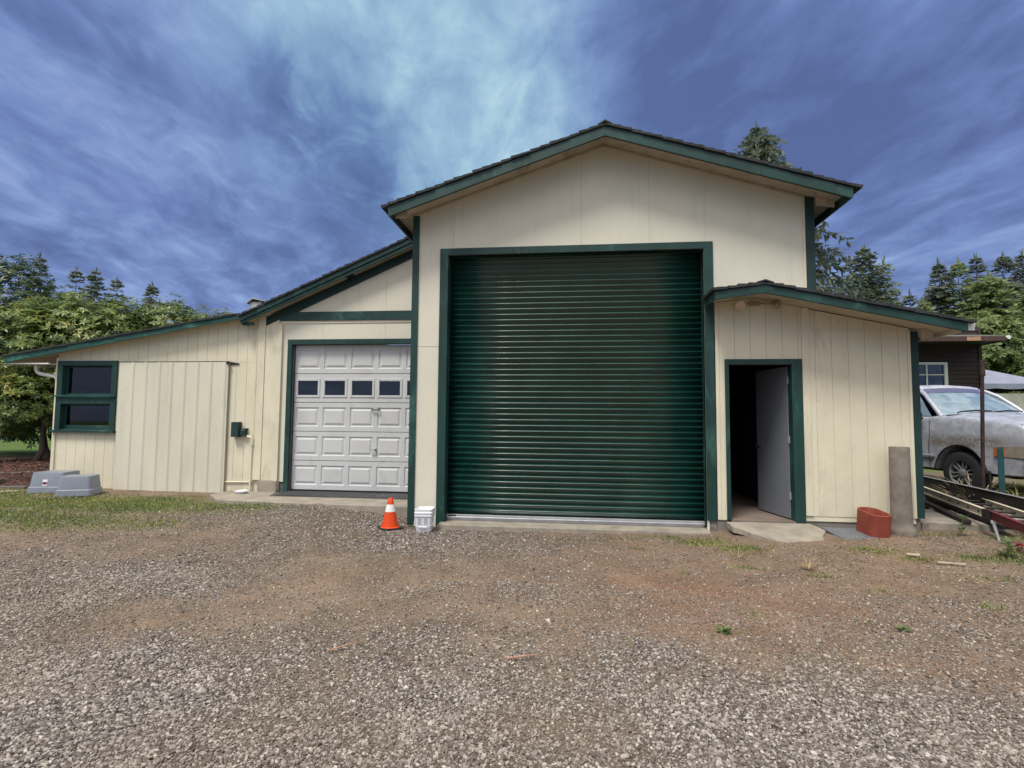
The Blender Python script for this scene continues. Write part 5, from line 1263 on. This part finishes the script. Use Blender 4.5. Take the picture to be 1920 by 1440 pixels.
conifer((33.6, 38, .2), 14.3, 2.9, "half-dead conifer with a long pale trunk near the forest's bright end", M['conifer_far'], 30, twig=.6, dens=.42, z_low=.45, bark='bark_pale', group=FR, droop=.1)
conifer((34.3, 35.2, .2), 12.6, 3.9, "dense yellow-green conifer at the frame's edge, lower limbs to the tent", M['conifer'], 31, twig=.65, droop=.35, kind=1, group=FR)
conifer((35.4, 38.6, .2), 14.6, 2.6, "tallest dark spire at the far edge of the forest", M['conifer_far'], 32, twig=.6, dens=.7, group=FR, droop=.15)
conifer((28.3, 34.0, .2), 8.6, 3.2, "low wide conifer under the thin-topped one, dark inside", M['conifer'], 33, twig=.6, droop=.35, kind=1, group=FR)
conifer((32.6, 33.0, .2), 9.9, 3.2, "drooping conifer standing just behind the tent's peak", M['conifer'], 34, twig=.6, droop=.45, group=FR)
conifer((30.2, 40.5, .2), 12.6, 3.4, "blue-green conifer filling the gap between the two thin-topped ones", M['conifer_far'], 35, twig=.65, kind=1, group=FR, droop=.25)
conifer((33.2, 40.5, .2), 12.4, 3.6, "hazy full conifer behind the half-dead one's pale trunk", M['conifer_far'], 36, twig=.65, kind=1, group=FR, droop=.25)
conifer((27.4, 41., .2), 11.0, 3.2, "hazy blue-green conifer at the back of the forest's low end", M['conifer_far'], 37, twig=.65, kind=1, group=FR, droop=.25)
conifer((36.6, 36., .2), 13.0, 3.8, "full green conifer cut by the frame, last of the forest edge", M['conifer'], 38, twig=.65, kind=1, group=FR, droop=.3)
LF = "far conifer tops over the rhododendrons"
for i, (x, tz, rb, lb) in enumerate(((-59.0, 18.1, 3.0, "far conifer top with wide arms, next to the dark rhododendron"), (-55.4, 16.8, 2.4, "slim far conifer top, left of the close pair's wider one"), (-54.0, 16.9, 2.9, "wider far conifer top in the middle of a close trio"),
                                 (-52.5, 16.1, 1.6, "thin spire-like far conifer closing the trio"), (-50.4, 15.5, 2.8, "far conifer top with level spread arms, standing apart"), (-46.9, 15.1, 2.5, "triangular far conifer top near the rhododendron's low end"), (-45.4, 14.3, 1.3, "slenderest far conifer top, last before the lean-to roof"))):
    conifer((x, 45 + (i % 3), .2), tz + .9, rb, lb, M['conifer_far'], 40 + i, twig=.8, dens=.75, n_wh=22, group=LF, droop=.15, z_low=.3, name="far_conifer")


def broad(loc, label, blobs, n, leaf, seed, mtl=None, group=None):
    rg = np.random.default_rng(seed); o = empty("broadleaf_tree", loc, 0, label, "tree", group)
    V, F = rosette_crown(blobs, n, leaf, rg, k=5, shell=(.6, 1.05)); np_mesh("crown", V, F, mtl or M['broadleaf'], o)
    x, y, z = loc; top = blobs[0]
    trunk_mesh([([(x, y, z - .2), (x + .1, y, z + 1.), ((x + top[0]) / 2, (y + top[1]) / 2, z + 2.), (top[0], top[1], top[2])], .16, .05)]).build("trunk", M['bark'], o, smooth=60)
    return o


broad((23.5, 26., .2), "leafy bright green tree behind the brown house's eave", [(23.3, 26, 5.6, 2.4, 2., 2.1), (25.2, 26.5, 4.9, 2.0, 1.8, 1.8), (21.8, 26.3, 4.6, 1.8, 1.7, 1.6)], 2300, .36, 61)
broad((26.6, 24.5, .2), "second leafy tree, lower and darker, over the canopy tent", [(26.6, 24.5, 4.1, 2.3, 2., 2.0), (28.4, 24.6, 3.8, 1.9, 1.8, 1.9), (24.9, 24.4, 3.2, 1.8, 1.7, 1.8), (27.5, 24, 2.2, 2.4, 1.8, 1.6)], 2600, .36, 62)
broad((20.3, 27.0, .2), "small leafy tree showing between pine and house roof", [(20.4, 27, 5.4, 1.8, 1.6, 1.6), (19.0, 27.4, 4.8, 1.5, 1.5, 1.4), (21.9, 27.2, 4.6, 1.4, 1.4, 1.5)], 1400, .34, 63)

# far-off wood closing the horizon: reads as one mass
rg = np.random.default_rng(77); cs = []; nn = 22000
xx = rg.uniform(-130, 130, nn); yy = rg.uniform(62, 80, nn) + np.abs(xx) * -.08; hh = 5.5 + 3.5 * vnoise(xx / 5., yy * 0, 3) + 3. * vnoise(xx / 1.7, yy * 0, 4)
zz_ = rg.uniform(0, 1, nn) ** .8 * hh
V, F = leaf_quads(np.stack([xx, yy, zz_], 1), unit(rg.normal(size=(nn, 3)) * np.array([1, 1, .5]) + np.array([0, -.4, -.1])), unit(rg.normal(size=(nn, 3)) + np.array([0, -1, .6])), rg.uniform(.8, 1.8, nn), rg.uniform(.5, 1.0, nn))
tag(np_mesh("distant_wood", V, F, M['conifer_far']), kind='stuff')

# ------------------------------------------------------------------ mulch bed and timbers at far left
mx = np.linspace(-16.5, -10.06, 60); my = np.linspace(1.75, 5.6, 40); MX, MY = np.meshgrid(mx, my)
edge_ = np.clip((MY - 1.75) / .3, 0, 1) * np.clip((5.6 - MY) / .4, 0, 1) * np.clip((MX + 16.5) / .6, 0, 1)
MZ = zg(MX, MY) - .02 + edge_ * (.045 + .03 * fbm(MX * 4, MY * 4, 3, 71)); ii = np.arange(MX.size).reshape(MX.shape)
FF = np.stack([ii[:-1, :-1], ii[:-1, 1:], ii[1:, 1:], ii[1:, :-1]], -1).reshape(-1, 4)
mulch_m = paint('mulch', (.05, .026, .02), .95, .3, .9, 12., (.10, .05, .04), .7, 9.)
tag(np_mesh("mulch_ground", np.stack([MX, MY, MZ], -1).reshape(-1, 3), FF, mulch_m, smooth=True), kind='structure')
n = 6000; x = rg.uniform(-16.3, -9.9, n); y = rg.uniform(1.35, 5.5, n); keep = (y > 1.75) | ((rg.uniform(size=n) < .30) & (x < -10.1)); x, y = x[keep], y[keep]; n = len(x)
V, F = leaf_quads(np.stack([x, y, zg(x, y) + .055 * (y > 1.75) + rg.uniform(0, .035, n)], 1), unit(rg.normal(size=(n, 3)) * np.array([1, 1, .25])), unit(rg.normal(size=(n, 3)) * .4 + np.array([0, 0, 1])), rg.uniform(.04, .10, n), rg.uniform(.015, .035, n))
tag(np_mesh("bark_chip_mulch", V, F, M['chips']), kind='stuff')
for a_, b2_, wd, h_, mt_, lb in (((-10.25, 1.62, .07), (-11.3, 1.35, .06), .09, .05, 'grey_timber', "weathered grey edging plank lying by the downspout elbow"), ((-11.2, 1.95, .12), (-13.2, 1.60, .10), .14, .10, 'grey_timber', "thick grey landscape timber at the mulch bed's near edge"), ((-11.05, 3.6, .16), (-13.4, 2.6, .14), .07, .05, 'grey_timber', "thin pole lying across the mulch bed farther back")):
    b_ = MB(); b_.beam(a_, b2_, wd, h_); o = b_.build("landscape_timber", M[mt_], None, bevel=.006); tag(o, lb, "timber")
b_ = MB(); b_.beam((-10.02, 1.30, .045), (-10.42, 1.16, .035), .16, .02); o = b_.build("wood_scrap", M['wood_scrap'], None); tag(o, "pale flat wood offcut beside the larger grey tub", "wood scrap")
sc_l = [((3.56, -1.23, .0), (3.67, -1.27, .0), .04, "pale short wood scrap on the weeds before the slate board"), ((3.70, -1.50, .0), (3.93, -1.55, .0), .02, "long pale wood sliver lying on the dirt"), ((3.95, -2.55, .0), (4.05, -2.58, .0), .03, "small pale chip of wood far out on the gravel")]
for a_, b2_, wd, lb in sc_l:
    b_ = MB(); za = zg1(a_[0], a_[1]) + .028; zb = zg1(b2_[0], b2_[1]) + .028; b_.beam((a_[0], a_[1], za), (b2_[0], b2_[1], zb), wd, .014); o = b_.build("wood_scrap", M['wood_scrap'], None, bevel=.002); tag(o, lb, "wood scrap")
for a_, b2_, lb in (((-1.62, -4.02), (-1.42, -3.86), "forked brown twig on the gravel to the left"), ((-.42, -4.0), (-.22, -3.93), "straight brown twig in the middle of the yard")):
    b_ = MB(); za = zg1(*a_) + .02; zb = zg1(*b2_) + .03; mid = ((a_[0] + b2_[0]) / 2 + .01, (a_[1] + b2_[1]) / 2 - .012, (za + zb) / 2 + .008); b_.tube([(*a_, za), mid, (*b2_, zb)], [.006, .005, .003], 6); o = b_.build("twig", M['bare_wood'], None); tag(o, lb, "twig")

# ------------------------------------------------------------------ grass, weeds, litter, stones
def tufts(n, dens_fn, box_, L_, W_, mtl, name, seed, lean=.6, lift=0.):
    rg = np.random.default_rng(seed); x = rg.uniform(box_[0], box_[1], n); y = rg.uniform(box_[2], box_[3], n)
    k_ = rg.uniform(size=n) < dens_fn(x, y); x, y = x[k_], y[k_]; n = len(x)
    dv = unit(np.stack([rg.normal(size=n) * lean, rg.normal(size=n) * lean, np.abs(rg.normal(size=n)) * .6 + .25], 1))
    V, F = leaf_quads(np.stack([x, y, zg(x, y) - .004 + lift], 1), dv, unit(rg.normal(size=(n, 3))), rg.uniform(L_ * .5, L_ * 1.3, n), rg.uniform(W_ * .6, W_ * 1.3, n))
    return tag(np_mesh(name, V, F, mtl), kind='stuff')


def clear(x, y):   # keep clutter out from under slabs and walls
    inb = ((x > -10) & (x < -2.3) & (y > 1.80)) | ((x > -6.2) & (x < -2.3) & (y > .72)) | ((x > -2.35) & (x < 3.2) & (y > -.20)) | ((x > 2.0) & (x < 3.2) & (y > -.72)) | ((x > 3.1) & (x < 4.5) & (y > -.02)) | ((x > 4.4) & (x < 7.6) & (y > -.1) & (y < 1.3))
    return ~inb


tufts(170000, lambda x, y: np.clip(grassy(x, y) * 1.9 - .15, 0, 1) * clear(x, y), (-12, 6, -3.6, 1.9), .045, .012, M['grass'], "short_grass", 81)
tufts(60000, lambda x, y: np.clip(grassy(x, y) * 1.1 - .30, 0, 1) * clear(x, y), (-12, 6, -3.6, 1.9), .030, .022, M['weed'], "ground_cover_weeds", 82, lean=1.1)
tufts(9000, lambda x, y: (.25 + .75 * (fbm(x * 1.5, y * 1.5, 3, 91) > .55)) * clear(x, y), (2.2, 8.5, -3.2, 1.9), .05, .008, M['litter'], "dry_litter_debris", 83, lean=2.5, lift=.012)
tufts(5000, lambda x, y: np.clip(fbm(x * 2.5, y * 2.5, 3, 95) - .45, 0, 1) * 3 * (np.hypot((x - 5.6) / .9, (y + .75) / .45) < 1), (4.6, 6.6, -1.3, -.2), .045, .03, M['redleaf'], "red_ground_foliage", 84, lean=1.2)
tufts(16000, lambda x, y: (fbm(x * 1.2, y * 1.2, 3, 97) > .42) * 1., (4.9, 9.5, 1.25, 4.2), .12, .014, M['grass'], "rough_grass", 85, lean=.7)


def plant(name, loc, label, cat, n, L_, W_, mtl, seed, spread=.5, base=.04, group=None, arch_=.5):
    """a clump of arching blades from one root"""
    rg = np.random.default_rng(seed); Vs, Fs = [], []; off = 0
    for i in range(n):
        a_ = rg.uniform(0, 6.28); r_ = rg.uniform(0, base); p = np.array([loc[0] + r_ * math.cos(a_), loc[1] + r_ * math.sin(a_), loc[2]]); ln = L_ * rg.uniform(.5, 1.15)
        d_ = np.array([math.cos(a_) * spread * rg.uniform(.3, 1.3), math.sin(a_) * spread * rg.uniform(.3, 1.3), 1.]); d_ /= np.linalg.norm(d_); w_ = W_ * rg.uniform(.7, 1.2); sd_ = np.cross(d_, [0, 0, 1]); sd_ /= np.linalg.norm(sd_) + 1e-9
        seg = 4; pv = []
        for s_ in range(seg + 1):
            t_ = s_ / seg; wv_ = w_ * (1 - t_) ** .7 * .5 + .0008; pv += [p + sd_ * wv_, p - sd_ * wv_]; d2 = d_ + np.array([d_[0] * arch_ * 2 * t_, d_[1] * arch_ * 2 * t_, -arch_ * 1.4 * t_]); p = p + d2 / np.linalg.norm(d2) * ln / seg
        Vs.append(np.array(pv)); Fs.append(np.array([[2 * s_, 2 * s_ + 1, 2 * s_ + 3, 2 * s_ + 2] for s_ in range(seg)]) + off); off += len(pv)
    o = np_mesh(name, np.concatenate(Vs), np.concatenate(Fs), mtl); tag(o, label, cat, group); return o


def broad_weed(loc, label, n, H_, leaf, seed):
    rg = np.random.default_rng(seed); o = empty("weed", loc, 0, label, "plant"); b_ = MB()
    b_.tube([loc, (loc[0] + .01, loc[1], loc[2] + H_ * .5), (loc[0] + .02, loc[1] - .01, loc[2] + H_)], [.006, .005, .003], 6); b_.build("stem", M['weed'], o)
    t_ = rg.uniform(.1, 1, n); a_ = rg.uniform(0, 6.28, n); c = np.stack([loc[0] + .02 * t_, np.full(n, loc[1]), loc[2] + H_ * t_], 1)
    V, F = leaf_quads(c, unit(np.stack([np.cos(a_), np.sin(a_), rg.uniform(-.1, .7, n)], 1)), unit(rg.normal(size=(n, 3)) * .3 + np.array([0, 0, 1])), leaf * rg.uniform(.6, 1.2, n), leaf * .34 * rg.uniform(.8, 1.2, n)); np_mesh("leaves", V, F, M['weed'], o); return o


Gd = lambda x, y, d=0: (x, y, zg1(x, y) + d)
plant("dry_grass_tuft", Gd(2.35, -1.75), "small dry straw tuft in the yard before the step slab", "grass tuft", 46, .17, .005, M['straw'], 101, .9)
plant("dry_grass_tuft", Gd(1.78, -1.35), "thin dry straw tuft beyond the weed patch by the slab", "grass tuft", 16, .20, .004, M['straw'], 102, 1.1)
plant("dry_grass_clump", Gd(5.95, 1.35), "big pale dry grass clump round the rusty post", "grass clump", 110, .75, .014, M['straw'], 103, .75, .16, arch_=.8)
plant("dry_grass_clump", Gd(6.55, 1.30), "straw and green clump behind the teal stake", "grass clump", 70, .62, .014, M['grass'], 104, .7, .12, arch_=.8)
plant("grass_clump", Gd(6.25, 3.3), "arching green grass clump beside the truck's wheel, against the shed corner", "grass clump", 60, .60, .02, M['grass'], 105, .8, .12, arch_=.9)
broad_weed(Gd(4.72, -.30), "lone leafy weed with a yellowish top at the foot of the green corner post", 26, .26, .10, 111)
broad_weed(Gd(6.15, .85, .05), "dark leafy weed at the foot of the teal stake", 30, .25, .14, 112)
broad_weed(Gd(4.60, -1.15), "bright upright leafy weed in the grass at the yard's far edge", 26, .16, .12, 113)
broad_weed(Gd(1.08, -3.35), "grey-green rosette weed on the bare red dirt", 16, .03, .07, 114)
broad_weed(Gd(2.42, -3.15), "grey-green weed sprig among the gravel", 14, .03, .07, 115)

# crushed stone over the yard
rg = np.random.default_rng(5)
bm = bmesh.new(); bmesh.ops.create_icosphere(bm, subdivisions=1, radius=1.); bm.verts.ensure_lookup_table()
SV = np.array([v.co[:] for v in bm.verts]); SF = np.array([[v.index for v in f.verts] for f in bm.faces]); bm.free()


def scatter(n, xlo, xhi, ylo, yhi, dens, smin, smax, power=2.2):
    x = rg.uniform(xlo, xhi, n); y = rg.uniform(ylo, yhi, n)
    out_ = np.maximum(np.maximum(-(y + 7.54) * 1.24 - .4 - x, x - (y + 7.54) * .80 - .4), 0); vis = rng.uniform(size=n) > out_ / 3.0
    x, y = x[vis], y[vis]; g, _ = fields(x, y); k_ = (rg.uniform(size=len(x)) < dens(g)) & clear(x, y); x, y, g = x[k_], y[k_], g[k_]
    s_ = smin + (smax - smin) * rg.uniform(size=len(x)) ** power; s_ *= .70 + .50 * g
    return x, y, s_


parts = [scatter(400000, -7.2, 5.8, -5.6, -4.1, lambda g: .12 + .70 * g ** 1.6, .0030, .0105, 2.4),
         scatter(300000, -8.8, 6.5, -4.1, -2.4, lambda g: .13 + .72 * g ** 1.6, .0038, .0112, 2.6),
         scatter(170000, -12, 8., -2.4, .9, lambda g: .12 + .8 * g ** 1.5, .0050, .012, 2.4)]
x = np.concatenate([p[0] for p in parts]); y = np.concatenate([p[1] for p in parts]); s_ = np.concatenate([p[2] for p in parts]); n = len(x)
ex = rg.uniform(-2.2, 2.2, 60); ey = rg.uniform(-5.2, -3.2, 60); x = np.concatenate([x, ex]); y = np.concatenate([y, ey]); s_ = np.concatenate([s_, rg.uniform(.013, .024, 60)]); n = len(x)
Vst = SV[None] * (s_[:, None] * rg.uniform(.6, 1.35, (n, 3)) * np.array([1.15, 1., .7]))[:, None, :]
Vst = Vst * (1 + rg.uniform(-.36, .34, (n, 12)))[:, :, None]
ang = rg.uniform(0, 6.283, n); tilt = rg.normal(size=n) * .5; ca, sa, ct, st_ = np.cos(ang), np.sin(ang), np.cos(tilt), np.sin(tilt)
X_, Y_, Z_ = Vst[..., 0], Vst[..., 1], Vst[..., 2]
Y2 = Y_ * ct[:, None] - Z_ * st_[:, None]; Z2 = Y_ * st_[:, None] + Z_ * ct[:, None]
X3 = X_ * ca[:, None] - Y2 * sa[:, None]; Y3 = X_ * sa[:, None] + Y2 * ca[:, None]
V = np.stack([X3 + x[:, None], Y3 + y[:, None], Z2 + (zg(x, y) + s_ * .40)[:, None]], -1).reshape(-1, 3)
F = (SF[None] + (np.arange(n) * 12)[:, None, None]).reshape(-1, 3)
tag(np_mesh("gravel", V, F, M['stone']), kind='stuff')
print("stones", n)
